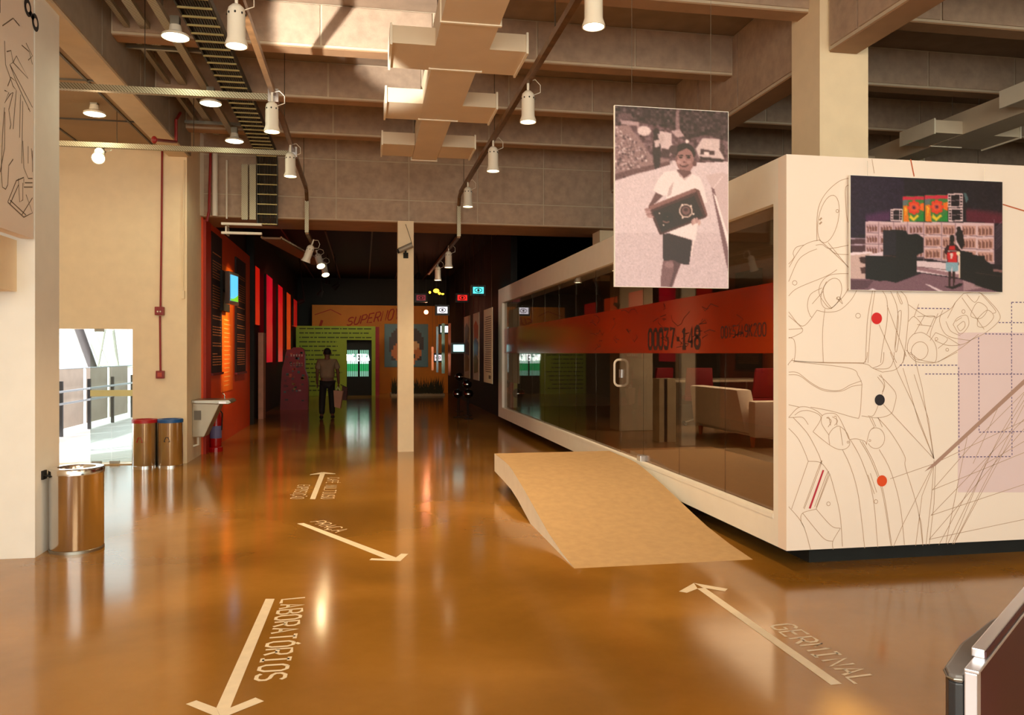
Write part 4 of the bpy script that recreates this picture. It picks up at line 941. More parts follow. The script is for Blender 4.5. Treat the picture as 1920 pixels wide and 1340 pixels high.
# ================================================================== SIDE DOOR, OUTSIDE
t = thing('door_1', (-3.55, 12.45, 0), None, None); tag(t, kind='structure')
MB().box(-3.86, -3.58, 12.44, 12.45, .02, 1.94).build('pane', M_glass2, t); MB().box(-3.575, -3.30, 12.44, 12.45, .02, 1.94).build('pane', M_glass2, t)
MB().box(-3.86, -3.28, 12.433, 12.438, .98, 1.07).build('safety_strip', mat('strip_yellow', (228, 222, 160), .5, var=.03), t)
for x in (-3.84, -3.60): MB().box(x, x + .13, 12.425, 12.465, .012, .05).build('floor_pivot', M_steel, t)
MB().box(-3.80, -3.68, 12.425, 12.465, 1.91, 1.95).build('top_pivot', M_steel, t)
struct(MB().box(-14, -2.6, 12.62, 34, -.12, -.002), 'terrace', mat('terrace_concrete', (214, 208, 204), .8, var=.05, scale=2))
mb = MB(); mb.ribbon([(-5.2, 13.4, 0), (-3.0, 16.0, 0)], .04, (0, 0, 1)); mb.ribbon([(-5.0, 14.3, 0), (-2.7, 14.4, 0)], .04, (0, 0, 1)); mb.ribbon([(-4.2, 12.8, 0), (-2.8, 13.6, 0)], .04, (0, 0, 1))
tag(mb.build('terrace_lines', mat('line_white', (250, 250, 248), .6, var=.02), recalc=False), 'thin white painted lines on the pale terrace outside the door', 'painted lines')
t = thing('terrace_railing', (-5.7, 18, 0), 'grey steel terrace railing with two handrails and fabric infill', 'railing')
pg = mat('post_dark', (60, 58, 58), .5, .4, var=.05); hr = mat('handrail_grey', (170, 176, 182), .35, .6, var=.04)
for y in (14.9, 16.7, 18.3, 19.9, 21.5): MB().box(-5.73, -5.67, y - .03, y + .03, 0, 1.06).build('post', pg, t)
for z in (.87, .64): MB().tube([(-5.60, 14.5, z), (-5.60, 22, z)], .022, 8).build('handrail', hr, t)
ps = (14.9, 16.7, 18.3, 19.9, 21.5)
for a, b in zip(ps[:-1], ps[1:]):
    MB().box(-5.80, -5.785, a + .08, b - .08, .12, 1.28).build('infill_panel', mat('infill_tan', (212, 196, 180), .8, var=.08, scale=3), t)
    for z in (.83, .60): MB().tube([(-5.70, b - .0, z), (-5.66, b - .1, z), (-5.60, b - .1, z + .03)], .008, 5).build('rail_bracket', pg, t)
MB().tube([(-5.80, 14.6, 1.29), (-5.80, 22, 1.29)], .015, 6).build('top_tube', hr, t)
t = thing('clapboard_building', (-10, 24, 0), 'white clapboard building outside beyond the terrace railing', 'building')
MB().box(-16, -8.6, 26.05, 27, -1, 8).build('wall', mat('clapboard_backing', (225, 220, 205), .8), t)
b0 = MB().slab([(-16, 26.05, 0), (-8.6, 26.05, 0), (-8.6, 26.05, .42), (-16, 26.05, .42)], (0, -.05, 0)).build('board', mat('clapboard', (246, 242, 228), .7, var=.02), t)
for k in range(14):
    o = b0 if k == 0 else b0.copy()
    if k: COL.objects.link(o)
    o.location = (0, 0, k * .45 - .5)
t = thing('steel_truss', (-6.6, 20, 0), 'dark leaning steel strut with pale truss members outside the doorway', 'truss')
MB().tube([onY(128, 560, 23), onY(178, 700, 23)], .11, 10).build('main_strut', mat('strut_dark', (74, 68, 66), .5, .2, var=.05), t, smooth=True)
pale = mat('truss_pale', (206, 198, 184), .6, var=.05)
for a, b, r in (((200, 600), (183, 690), .035), ((210, 600), (221, 685), .04), ((221, 685), (228, 790), .05), ((183, 684), (250, 688), .025), ((150, 600), (190, 690), .02), ((174, 610), (225, 740), .012)):
    MB().tube([onY(a[0], a[1], 24), onY(b[0], b[1], 24)], r, 8).build('truss_member', pale, t, smooth=True)

# ================================================================== LEFT WALL FITTINGS
t = thing('fire_alarm_pipe', (-3.05, 12.3, 3), 'thin red conduit with call boxes running down the cream wall', 'pipe')
def wy(px, py, Y=12.32): return onY(px, py, Y)
MB().tube([wy(304, 272), wy(303, 420), wy(301, 576)], .014, 8).tube([wy(300, 592), wy(301, 696)], .014, 8).build('conduit', M_red, t, smooth=True)
c = wy(300, 583); bx_ = MB().box(c.x - .06, c.x + .06, 12.26, 12.35, c.z - .06, c.z + .06).build('alarm_box', M_red, t, bevel=.008)
for s in (-1, 1): MB().ball((c.x + s * .018, 12.257, c.z - .01), (.012, .008, .012), 8).build('lamp_lens', M_lampw, bx_)
c = wy(301, 702); bx_ = MB().box(c.x - .055, c.x + .055, 12.27, 12.35, c.z - .055, c.z + .055).build('call_box', M_red, t, bevel=.008)
MB().box(c.x - .03, c.x + .03, 12.262, 12.272, c.z - .03, c.z + .03).build('push_plate', mat('push_orange', (196, 70, 40), .4), bx_)
t = thing('sprinkler_pipe', (-2.44, 10.5, 4.2), 'dark red sprinkler pipe elbow under the left beam', 'pipe')
MB().tube([onX(290, 262, -2.44), onX(330, 266, -2.44), onX(330, 225, -2.44), onX(338, 212, -2.44)], .020, 8).build('pipe', M_red, t, smooth=True)
MB().ball(onX(289, 262, -2.44), (.035, .03, .045), 8).build('end_cap', M_red, t)
t = thing('riser_pipes', (-2.2, 13.1, 4.2), 'red and white vertical pipes above the orange wall', 'pipes')
MB().tube([onY(395, 285, 13.1), onY(392, 395, 13.1), onY(388, 415, 13.1)], .022, 8).build('red_pipe', M_red, t, smooth=True)
MB().tube([onY(403, 280, 13.15), onY(403, 405, 13.15)], .042, 10).build('white_pipe', M_lampw, t, smooth=True)
MB().tube([onY(425, 300, 13.2), onY(425, 410, 13.2)], .014, 8).build('thin_conduit', M_lampw, t, smooth=True)
for px in (460, 475):
    a = onY(px - 7, 308, 13.1); b = onY(px + 5, 412, 13.1)
    MB().box(a.x, b.x, 13.08, 13.14, b.z, a.z).build('perforated_riser', M_perf, t)
for py, k in ((419, 0), (436, 1)):
    a = onY(415, py, 13.0); b = onY(491, py, 13.0)
    tag(MB().box(a.x, b.x, 12.98, 13.04, a.z - .018, a.z + .018).box(a.x + .05, a.x + .07, 13.04, 13.31, a.z - .01, a.z + .01 + (.1 if k else 0)).build('fluorescent_batten', M_lampw), ('upper', 'lower')[k] + ' white horizontal batten in front of the orange wall top', 'batten', 'white battens')
t = thing('wall_conduit', (-2.6, 12.3, 3.5), 'thin painted conduit on the cream column face', 'conduit')
MB().tube([wy(345, 300), wy(343, 556)], .010, 6).build('conduit', M_wall, t, smooth=True)
MB().box(wy(341, 556).x, wy(346, 556).x, 12.3, 12.35, wy(341, 560).z, wy(341, 545).z).build('junction', M_wall, t)

# drinking fountain
t = thing('drinking_fountain', (-2.3, 13.0, .6), 'stainless drinking fountain mounted on the column beside the orange wall', 'drinking fountain')
MB().slab([(-2.53, 12.7, .86), (-2.12, 12.7, .86), (-2.16, 12.7, .78), (-2.36, 12.7, .34), (-2.53, 12.7, .34)], (0, .42, 0)).build('cabinet', mat('fountain_steel', (176, 168, 150), .35, .5, var=.05), t, bevel=.012)
MB().slab([(-2.53, 12.64, .90), (-2.0, 12.64, .90), (-1.96, 12.64, .86), (-2.0, 12.64, .83), (-2.53, 12.64, .85)], (0, .54, 0)).build('basin', M_steel, t, bevel=.01)
MB().tube([(-2.08, 12.8, .90), (-2.08, 12.8, .97), (-2.11, 12.8, .99)], .010, 8).build('spout', M_chrome, t)
MB().box(-2.14, -2.03, 12.62, 12.64, .84, .88).build('push_bar', M_alu, t, bevel=.005)
MB().box(-2.5, -2.40, 12.69, 12.699, .60, .74).build('vent_grille', mat('grille_grey', (120, 116, 108), .6), t)
MB().tube([(-2.46, 12.8, .34), (-2.46, 12.8, .22), (-2.53, 12.8, .2)], .02, 8).build('drain_pipe', M_lampw, t, smooth=True)
# fire extinguisher
t = thing('fire_extinguisher', (-2.36, 13.75, 0), 'red fire extinguisher with label hanging by the orange wall behind the fountain', 'fire extinguisher')
ex = mat('extinguisher_red', (176, 14, 16), .25, var=.04)
MB().lathe([(.001, .08), (.085, .08), (.09, .11), (.09, .55), (.07, .62), (.03, .66), (.001, .66)], (-2.37, 13.75, 0), 20).build('cylinder', ex, t, smooth=True, recalc=False)
MB().tube([(-2.37, 13.75, .66), (-2.37, 13.75, .72), (-2.30, 13.72, .74)], .014, 8).build('valve', M_black, t)
MB().tube([(-2.32, 13.73, .70), (-2.26, 13.70, .62), (-2.27, 13.70, .35)], .010, 8).build('hose', M_black, t, smooth=True)
mb = MB(); mb.lathe([(.0915, .22), (.0915, .42)], (-2.37, 13.75, 0), 20); mb.build('label', mat('ext_label', (120, 120, 170), .5), t)
MB().lathe([(.001, 0), (.11, 0), (.11, .07), (.095, .08), (.001, .08)], (-2.37, 13.75, 0), 16).build('stand', ex, t, recalc=False)

# orange wall with text banners and screen
ow = struct(MB().box(-2.6, -2.5, 13.4, 18.7, 0, 3.76), 'wall_orange', M_orange)
def wx(px, py, X=-2.5): return onX(px, py, X)
def xpanel(name, pxa, pxb, z0, z1, th, m, parent, X=-2.5):
    ya = wx(pxa, 662, X).y; yb = wx(pxb, 662, X).y
    return MB().box(X, X + th, ya, yb, z0, z1).build(name, m, parent), ya, yb
MB().box(-2.5, -2.46, 13.41, wx(391, 662).y, 0, 3.72).build('edge_board', M_orange2, ow)
def text_banner(pxa, pxb, z0, z1, lab, seed):
    t = thing('text_banner', (-2.5, 15, 0), lab, 'banner', 'dark text banners on the orange wall')
    o, ya, yb = xpanel('cloth', pxa, pxb, z0, z1, .03, mat('banner_dark', (44, 26, 34), .7, var=.15), t, -2.495)
    mb = MB(); rr = random.Random(seed); X = -2.464
    z = z1 - .35
    while z > z0 + .12:
        if rr.random() < .12: z -= .09
        a, b = ya + .1 * (yb - ya), yb - (.1 + (.4 * rr.random() if rr.random() < .2 else 0)) * (yb - ya)
        y = a
        while y < b:
            l = rr.uniform(.05, .16); e = min(b, y + l)
            if e - y > .02: mb.quad((X, y, z), (X, e, z), (X, e, z + .018), (X, y, z + .018))
            y = e + .02
        z -= .046
    tm = mb.build('text_lines', mat('banner_text', (206, 130, 84), .7, var=.05), t, recalc=False); tm['kind'] = 'stuff'
    MB().box(-2.497, -2.44, ya - .02, yb + .02, z0 - .04, z0).build('bottom_bar', mat('bar_dark_red', (120, 16, 16), .5), t)
text_banner(393, 413, 1.27, 3.62, 'dark text banner nearest the column on the orange wall', 1)
text_banner(440, 458, 1.22, 3.50, 'dark text banner on the far part of the orange wall behind the screen', 2)
o, ya, yb = xpanel('bright_strip', 415, 436, .9, 3.2, .006, mat('orange_bright', (255, 116, 20), .5, var=.03), ow, -2.498)
mb = MB(); rr = random.Random(8)
for k in range(16):
    z = 2.2 - k * .08
    mb.quad((-2.49, ya + .25, z), (-2.49, ya + .25 + rr.uniform(.3, .8), z), (-2.49, ya + .9, z + .02), (-2.49, ya + .25, z + .02))
mb.build('strip_text', mat('strip_text_pale', (255, 170, 90), .6), ow, recalc=False)
t = thing('mounted_screen', (-2.3, 16.2, 2.2), 'wall mounted screen showing blue sky and green grass on the orange wall', 'screen')
MB().box(-2.49, -2.42, 14.7, 15.45, 2.35, 3.05).build('backing_plate', M_black, t)
MB().tube([(-2.45, 14.9, 2.7), (-2.27, 14.6, 2.7)], .03, 8).build('screen_arm', M_black, t)
MB().slab([(-2.22, 14.12, 2.43), (-2.22, 14.12, 2.98), (-2.15, 14.68, 2.98), (-2.15, 14.68, 2.43)], (-.07, 0.02, 0)).build('casing', M_steel, t)
def scr(pts, m, name, parent): return MB().quad(*pts).build(name, m, parent, recalc=False)
def f(u, z, k=.004): return Vector((-2.22 + .07 * u + k, 14.12 + .56 * u - .001, z))
scr([f(.12, 2.49), f(.90, 2.49), f(.90, 2.93), f(.12, 2.93)], mat('screen_sky', (90, 190, 250), .3, var=0, emit=(90, 200, 255), estr=1.0), 'picture', t)
scr([f(*q_, .006) for q_ in ((.12, 2.49), (.90, 2.49), (.90, 2.61), (.7, 2.57), (.5, 2.54), (.3, 2.525), (.12, 2.53))], mat('screen_grass', (120, 200, 40), .3, var=0, emit=(120, 210, 40), estr=.9), 'picture_grass', t)

# ================================================================== FAR HALL
M_hwall = mat('hall_wall_dark', (58, 36, 26), .8, var=.15, scale=1)
struct(MB().box(-2.75, -2.6, 13.4, 33, 0, 4.7), 'wall_left_hall', M_hwall)
struct(MB().box(-2.8, 13, 33, 33.2, 0, 4.7), 'wall_end_hall', M_black)
struct(MB().box(3.35, 3.5, 18.3, 33, 0, 4.65), 'wall_right_hall', M_black)
# black post and salmon post
tag(MB().box(-2.58, -2.42, 18.74, 19.0, 0, 4.6).build('black_post', M_black), 'black post at the far edge of the orange wall', 'post')
tag(MB().box(-2.52, -2.40, 20.3, 20.75, 0, 2.1).build('salmon_post', mat('salmon_paint', (240, 170, 140), .6)), 'short salmon post under the nearest red hall panel', 'post')
# glowing red acrylic wall panels
for i, (pa, pb, yt, yb, c) in enumerate(((476, 487, 500, 608, (226, 30, 12)), (499, 511, 518, 679, (216, 16, 40)), (521, 530, 536, 678, (224, 14, 26)), (537, 545, 550, 656, (216, 60, 14)), (550, 557, 562, 612, (170, 16, 14)))):
    A_ = onX(pa, 662, -2.45).y; B_ = onX(pb, 662, -2.45).y
    z1 = onX((pa + pb) / 2, yt, -2.45).z; z0 = onX((pa + pb) / 2, yb, -2.45).z
    t = thing('red_wall_panel', (-2.45, A_, z0), ['first', 'second', 'third', 'fourth', 'fifth'][i] + ' red lit panel from the orange wall along the hall', 'wall panel', 'red panels of the hall')
    MB().box(-2.5, -2.45, A_, B_, z0, z1).build('acrylic', mat('red_acrylic_%d' % i, c, .25, var=.12, scale=2, emit=c, estr=.5), t)
    MB().box(-2.5, -2.44, A_ - .06, A_ - .01, z0, z1).build('edge_frame', M_hwall, t)
# green text wall with doorway
gw = thing('green_text_wall', (-1, 30.9, 0), 'green partition wall covered in lines of text around a dark doorway', 'partition')
YG = 30.9
gx0, gx1, gd0, gd1 = onY(555, 662, YG).x, onY(704, 662, YG).x, onY(650, 662, YG).x, onY(697, 662, YG).x
M_green = mat('green_wall', (150, 168, 44), .6, var=.08, scale=2)
MB().box(gx0, gd0, YG, YG + .15, 0, 2.62).box(gd1, gx1, YG, YG + .15, 0, 2.62).box(gd0, gd1, YG, YG + .15, 2.1, 2.62).build('board', M_green, gw)
MB().box(gx1, gx1 + .14, YG - .02, YG + .5, 0, 2.6).build('red_return', mat('return_red', (150, 26, 36), .6, var=.1), gw)
mb = MB(); rr = random.Random(5)
for k in range(15):
    z = 2.50 - k * .165; xe = (gx1 - .15 - .9 * (k in (1, 3)) * rr.random()) if z > 2.15 else gd0 - .12 - rr.uniform(0, .35)
    x = gx0 + .12
    while x < xe:
        l = rr.uniform(.05, .3); mb.quad((x, YG - .004, z), (min(xe, x + l), YG - .004, z), (min(xe, x + l), YG - .004, z + .045), (x, YG - .004, z + .045)); x += l + .04
tm = mb.build('text_lines', mat('green_text', (66, 78, 26), .7, var=.05), gw, recalc=False); tm['kind'] = 'stuff'
MB().box(gd0, gd1, YG + .16, YG + .2, 0, 2.2).build('doorway_black_sheet', M_black, gw)  # black sheet closing the doorway, standing for the unlit room behind
# glowing strips with lettering in the doorway
t = thing('glowing_strip_sign', (-.15, YG + .1, .9), 'glowing white and green strip curtain sign inside the dark doorway', 'sign')
s0 = mat('strip_white', (210, 255, 235), .4, var=0, emit=(215, 255, 240), estr=1.1); s1 = mat('strip_green', (30, 170, 90), .4, var=0, emit=(30, 170, 96), estr=.7); s2 = mat('strip_pale', (130, 190, 170), .4, var=0, emit=(140, 205, 180), estr=.6)
n_ = 12; W_ = gd1 - gd0
for k in range(n_):
    if k in (6,): continue
    xa = gd0 + .02 + k * (W_ - .12) / n_; xb = xa + (W_ - .12) / n_ * .72
    mb = MB(); Y_ = YG + .10
    for z0, z1, mi in ((1.45, 1.72, 2), (1.20, 1.45, 0), (1.05, 1.20, 1), (.92, 1.05, 1), (.72, .92, 2)):
        mb.quad((xa, Y_, z0), (xb, Y_, z0), (xb, Y_, z1), (xa, Y_, z1), mi=mi)
    mb.build('strip', [s0, s1, s2], t, recalc=False)
mb = MB(); lettering(mb, 'MAG ETICA', (gd0 + .02, YG + .08, 1.32), (gd1 - .1, YG + .08, 1.32), (gd0 + .02, YG + .08, 1.55), (gd1 - .1, YG + .08, 1.55), (0, -1, 0), .05)
mb.build('lettering', mat('sign_white', (250, 255, 255), .4, var=0, emit=(255, 255, 255), estr=2.2), t, recalc=False)
# yellow-orange end wall with graffiti lettering
YE = 32.4
yw = thing('amber_end_wall', (1, YE, 0), 'amber end wall with faded red lettering behind the green partition', 'partition')
ax0, ax1 = onY(585, 662, YE).x, onY(876, 662, YE).x
MB().box(ax0, ax1, YE, YE + .15, 0, 3.5).build('board', mat('amber_paint', (214, 122, 16), .6, var=.12, scale=1), yw)
mb = MB()
lettering(mb, 'SUPERNOVA', (onY(650, 610, YE)), (onY(760, 596, YE)), onY(655, 596, YE), onY(765, 574, YE), (0, -1, 0), .05, .006)
mb.ribbon([onY(600, 612, YE), onY(604, 600, YE)], .1, (0, -1, 0), .006); mb.ribbon([onY(590, 590, YE), onY(620, 580, YE), onY(640, 590, YE)], .03, (0, -1, 0), .006)
mb.build('graffiti', mat('graffiti_red', (176, 44, 14), .7, var=.1), yw, recalc=False)
# pixel portrait poster
t = thing('pixel_poster', (.9, YE - .1, 1.2), 'grey blue poster of a pixelated face partly behind the white post', 'poster')
px0, px1 = onY(721, 662, YE - .1).x, onY(803, 662, YE - .1).x; pz0, pz1 = onY(760, 688, YE - .1).z, onY(760, 607, YE - .1).z
MB().box(px0, px1, YE - .03, YE - .001, pz0, pz1).build('board', mat('poster_blue', (92, 122, 134), .6, var=.04), t)
im = Img(20, 20, (98, 130, 142))
im.ell(.5, .42, .40, .38, (74, 48, 44)); im.poly([(.1,.4),(.9,.4),(.85,.85),(.15,.85)], (74, 48, 44)); im.ell(.5, .66, .34, .26, (232, 128, 60)); im.poly([(.3,.6),(.7,.6),(.7,.95),(.3,.95)], (238, 140, 72)); im.ell(.66, .5, .12, .1, (250, 190, 130)); im.ell(.68, .76, .04, .04, (50, 26, 20)); im.ell(.36, .76, .04, .04, (50, 26, 20))
big = Img(80, 80, (0, 0, 0)); big.a = np.kron(im.a, np.ones((4, 4, 1)))
big.mesh('pixel_print', (px0 + .02, YE - .034, pz1 - .02), (px1 - .02, YE - .034, pz1 - .02), (px0 + .02, YE - .034, pz0 + .02), (px1 - .02, YE - .034, pz0 + .02), PM, t)
# sticker-covered cut-out cabinet
YC = 23.5
t = thing('sticker_cabinet', (-2, YC, 0), 'pink curvy cabinet covered with stickers left of the walking person', 'cabinet')
def cy(px, py): return onY(px, py, YC)
out = [cy(525, 762), cy(577, 762), cy(578, 720), cy(576, 705), cy(571, 692), cy(571, 665), cy(569, 655), cy(563, 651), cy(550, 651), cy(545, 655), cy(538, 655), cy(535, 665), cy(532, 680), cy(529, 690), cy(527, 715)]
out = [Vector((p.x, p.y, 0 if i < 2 else p.z)) for i, p in enumerate(out)]
MB().slab(out, (0, .45, 0)).build('body', mat('cabinet_pink', (140, 34, 48), .5, var=.15, scale=3), t)
sk = [mat('sticker_%d' % i, c, .5, var=.05) for i, c in enumerate(((150, 140, 60), (110, 30, 46), (196, 90, 60), (70, 110, 110), (196, 170, 160), (30, 26, 24), (90, 50, 60), (150, 70, 40)))]
rr = random.Random(12)
for i in range(46):
    px = rr.uniform(531, 566); py = rr.uniform(662, 752); s_ = rr.uniform(2.5, 6)
    a = cy(px, py); w_ = s_ / F * 23.5; h = w_ * rr.uniform(.5, 1)
    MB().box(a.x, a.x + w_, YC - .008, YC, max(.03, a.z), a.z + h).build('sticker', rr.choice(sk), t, recalc=False)
for row, py in enumerate((668, 684, 684 + 2)):
    for k in range(5):
        a = cy(545 + k * 5, py); MB().box(a.x, a.x + .035, YC - .012, YC, a.z, a.z + .06).build('sticker', sk[4], t, recalc=False)

# hanging monitors
def monitor(px0_, py0_, px1_, py1_, Y, colr, lab, es=1.3, frame=(18, 16, 16), pic=None):
    a, b = onY(px0_, py1_, Y), onY(px1_, py0_, Y)
    t = thing('hanging_monitor', ((a.x + b.x) / 2, Y, a.z), lab, 'monitor', 'small monitors hanging in the dark hall')
    MB().box(a.x - .05, b.x + .05, Y + .01, Y + .16, a.z - .05, b.z + .05).build('casing', mat('monitor_case', frame, .4, var=0), t)
    MB().box(a.x, b.x, Y, Y + .012, a.z, b.z).build('screen', mat('screen_%d_%d_%d' % colr, colr, .3, var=0, emit=colr, estr=es), t)
    cx, cz, w_ = (a.x + b.x) / 2, (a.z + b.z) / 2, (b.x - a.x)
    if pic:
        mb = MB(); c = lambda u, v, r: disc(mb, (cx + u * w_, Y, cz + v * w_), r * w_, (0, -1, 0), (1, 0, 0), .004, 0, 14)
        c(0, 0, .12); mb.ribbon([(cx + .33 * w_ * math.cos(q), Y, cz + .2 * w_ * math.sin(q)) for q in [j * PI / 8 for j in range(17)]], .02, (0, -1, 0), .004)
        mb.build('eye_image', mat('eye_%d' % pic[0], pic, .5, var=0), t, recalc=False)
    for x in (a.x + .05, b.x - .05): MB().tube([(x, Y + .08, b.z), (x, Y + .08, 4.62)], .003, 4).build('wire', M_wire, t)
monitor(781, 553, 798, 563, 24, (150, 30, 50), 'dim red hanging monitor just right of the white post', .5, pic=(60, 8, 14))
monitor(858, 553, 876, 563, 22.5, (250, 40, 34), 'bright red hanging monitor at the top of the dark hall', .9, pic=(90, 6, 6))
monitor(887, 538, 907, 550, 20, (90, 235, 235), 'cyan hanging monitor, highest in the hall', 1.1, pic=(30, 130, 140))
monitor(820, 575, 839, 587, 21, (240, 236, 250), 'white hanging monitor with an eye below the flame light', 1.3, pic=(120, 110, 120))
monitor(826, 611, 840, 623, 24, (245, 250, 250), 'white hanging monitor behind the clear strips', 1.3)
monitor(850, 646, 870, 659, 21, (180, 250, 250), 'pale cyan hanging monitor left of the banners', 1.5)
monitor(897, 620, 908, 632, 25, (30, 180, 240), 'blue hanging monitor peeking between two banners', 1.0)
monitor(815, 665, 828, 676, 25, (240, 225, 230), 'low white hanging monitor behind the clear strips', 1.0, pic=(160, 80, 90))
monitor(897, 667, 906, 679, 24, (225, 225, 235), 'low white monitor left of the nearest banner', .9)
# clear hanging strips
for i, (px, yt, yb, w_, c) in enumerate(((811, 650, 694, 4, (196, 110, 70)), (820, 612, 698, 4, (110, 120, 124)), (831, 606, 700, 6, (120, 140, 124)), (843, 606, 704, 5, (190, 110, 80)))):
    a, b = onY(px - w_ / 2, yb, 23), onY(px + w_ / 2, yt, 23)
    t = thing('clear_strip', (a.x, 23, a.z), ['leftmost and shortest', 'second', 'third', 'rightmost'][i] + ' clear hanging acrylic strip under the eye monitor', 'hanging strip', 'clear acrylic strips')
    MB().box(a.x, b.x, 23, 23.02, a.z, b.z).build('strip', mat('acrylic_%d' % i, c, .1, .6, var=.3, scale=3), t)
    MB().tube([((a.x + b.x) / 2, 23.01, b.z), ((a.x + b.x) / 2, 23.01, 4.62)], .003, 4).build('wire', M_wire, t)
# flame-like light and red glow bulb
t = thing('flame_light', (.9, 22, 2.9), 'yellow flickering flame shaped lamp high in the dark hall', 'lamp')
fm = mat('flame_yellow', (255, 190, 40), .5, var=0, emit=(255, 190, 50), estr=4)
for (x, y, sx, sy) in ((818, 545, 8, 5), (806, 548, 3, 3), (830, 551, 4, 2), (824, 550, 4, 3)):
    c = onY(x, y, 22); MB().ball(c, (sx * .0146 * .7, .05, sy * .0146 * .8), 8).build('flame', fm, t)
MB().tube([onY(818, 540, 22), Vector((onY(818, 540, 22).x, 22, 4.62))], .006, 5).build('wire', M_wire, t)
t = thing('glow_bulb', (.6, 25, 2.9), 'small red glowing globe bulb right of the white post', 'lamp')
c = onY(799, 585, 26); MB().ball(c, .07, 10).build('globe', mat('globe_glow', (255, 160, 120), .5, var=0, emit=(255, 170, 120), estr=9), t, smooth=True); MB().tube([c, Vector((c.x, c.y, 4.62))], .006, 5).build('wire', M_wire, t)
gl = bpy.data.lights.new('globe_light', 'POINT'); gl.energy = 14; gl.color = (1, .3, .15); go = bpy.data.objects.new('globe_light', gl); COL.objects.link(go); go.location = c + Vector((0, -.2, 0))
# upright banners on wires
for i, (pa, pb, yb, yt, lab, cc) in enumerate(((870, 881, 709, 595, 'farthest pale hanging banner with a green and blue picture', (206, 200, 160)), (887, 898, 713, 587, 'middle hanging banner with an orange and blue picture', (214, 206, 176)), (907, 923, 719, 579, 'nearest cream hanging banner filled with small text', (232, 222, 190)))):
    X = 2.8; ya = onX(pb, 662, X).y; yb_ = onX(pa, 662, X).y
    t = thing('hanging_banner', (X, ya, .9), lab, 'banner', 'banners on wires along the black wall')
    z0, z1 = .92, 2.62
    MB().box(X, X + .012, ya, yb_, z0, z1).build('sheet', mat('banner_sheet_%d' % i, cc, .6, var=.03), t)
    for y in (ya + .1, yb_ - .1): MB().tube([(X, y, z1), (X, y, 4.62)], .004, 4).build('wire', M_steel, t)
    mb = MB(); rr = random.Random(i)
    if i == 2:
        z = z1 - .2
        while z > z0 + .25:
            mb.quad((X - .003, ya + .15, z), (X - .003, yb_ - .15 - rr.uniform(0, .3), z), (X - .003, yb_ - .2, z + .018), (X - .003, ya + .15, z + .018)); z -= .05
        mb.quad((X - .003, ya + .2, z0 + .1), (X - .003, ya + .5, z0 + .1), (X - .003, ya + .5, z0 + .18), (X - .003, ya + .2, z0 + .18))
        tm = mb.build('text_lines', mat('banner_fine_text', (110, 96, 80), .7), t, recalc=False); tm['kind'] = 'stuff'
    else:
        cols = [(120, 140, 110), (100, 120, 130), (150, 140, 70)] if i == 0 else [(196, 90, 30), (90, 100, 130), (120, 120, 60)]
        Lm = yb_ - ya
        for j, c in enumerate(cols):
            z_ = z1 - .3 - j * .42
            mb.quad(*[(X - .003 - .001 * j, ya + Lm * u, v) for u, v in ((.15, z_ - .35), (.8, z_ - .4), (.85, z_), (.5, z_ + .12), (.1, z_ - .05))], mi=j)
        mb.build('artwork', [mat('bart_%d_%d' % (i, j), c, .6) for j, c in enumerate(cols)], t, recalc=False)
# dark stools with shiny rims
for i, (px, py, Y) in enumerate(((861, 706, 22), (858, 738, 20), (876, 720, 20.5), (878, 738, 19.4))):
    g = onY(px, py, Y)
    t = thing('globe_speaker', (g.x, Y, 0), ('highest', 'lowest left', 'middle', 'lowest right')[i] + ' dark round speaker on a stand in front of the black wall', 'speaker', 'dark round speakers')
    MB().ball((g.x, Y, g.z), .12, 12).build('shell', mat('shell_black', (14, 10, 10), .08, var=0), t, smooth=True)
    MB().lathe([(.10, .0), (.125, .01), (.125, -.01), (.10, 0)], (g.x, Y, g.z), 16).build('rim', M_chrome, t, smooth=True)
    MB().tube([(g.x, Y, 0), (g.x, Y, g.z - .1)], .015, 6).build('stand', M_black, t); MB().lathe([(.001, .015), (.12, .012), (.12, 0)], (g.x, Y, 0), 16).build('foot', M_black, t)
# planter strip at the end wall
t = thing('low_planter', (2.4, 30, 0), 'low dark planter bed in front of the amber end wall', 'planter')
a, b = onZ(775, 738), onZ(868, 738)
MB().box(1.0, 3.0, 30.2, 31.6, 0, .08).build('edge', mat('planter_edge', (150, 130, 90), .4), t)
mb = MB(); rr = random.Random(4)
for k in range(420):
    x = rr.uniform(1.05, 2.95); y = rr.uniform(30.25, 31.5); h = rr.uniform(.25, .75); d = rr.uniform(-.12, .12)
    mb.add([(x - .02, y, .06), (x + .02, y, .06), (x + d, y + rr.uniform(-.05, .05), h)], [(0, 1, 2)])
lf = mb.build('foliage', mat('foliage_dark', (46, 44, 16), .7, var=.3), t, recalc=False); lf['kind'] = 'stuff'
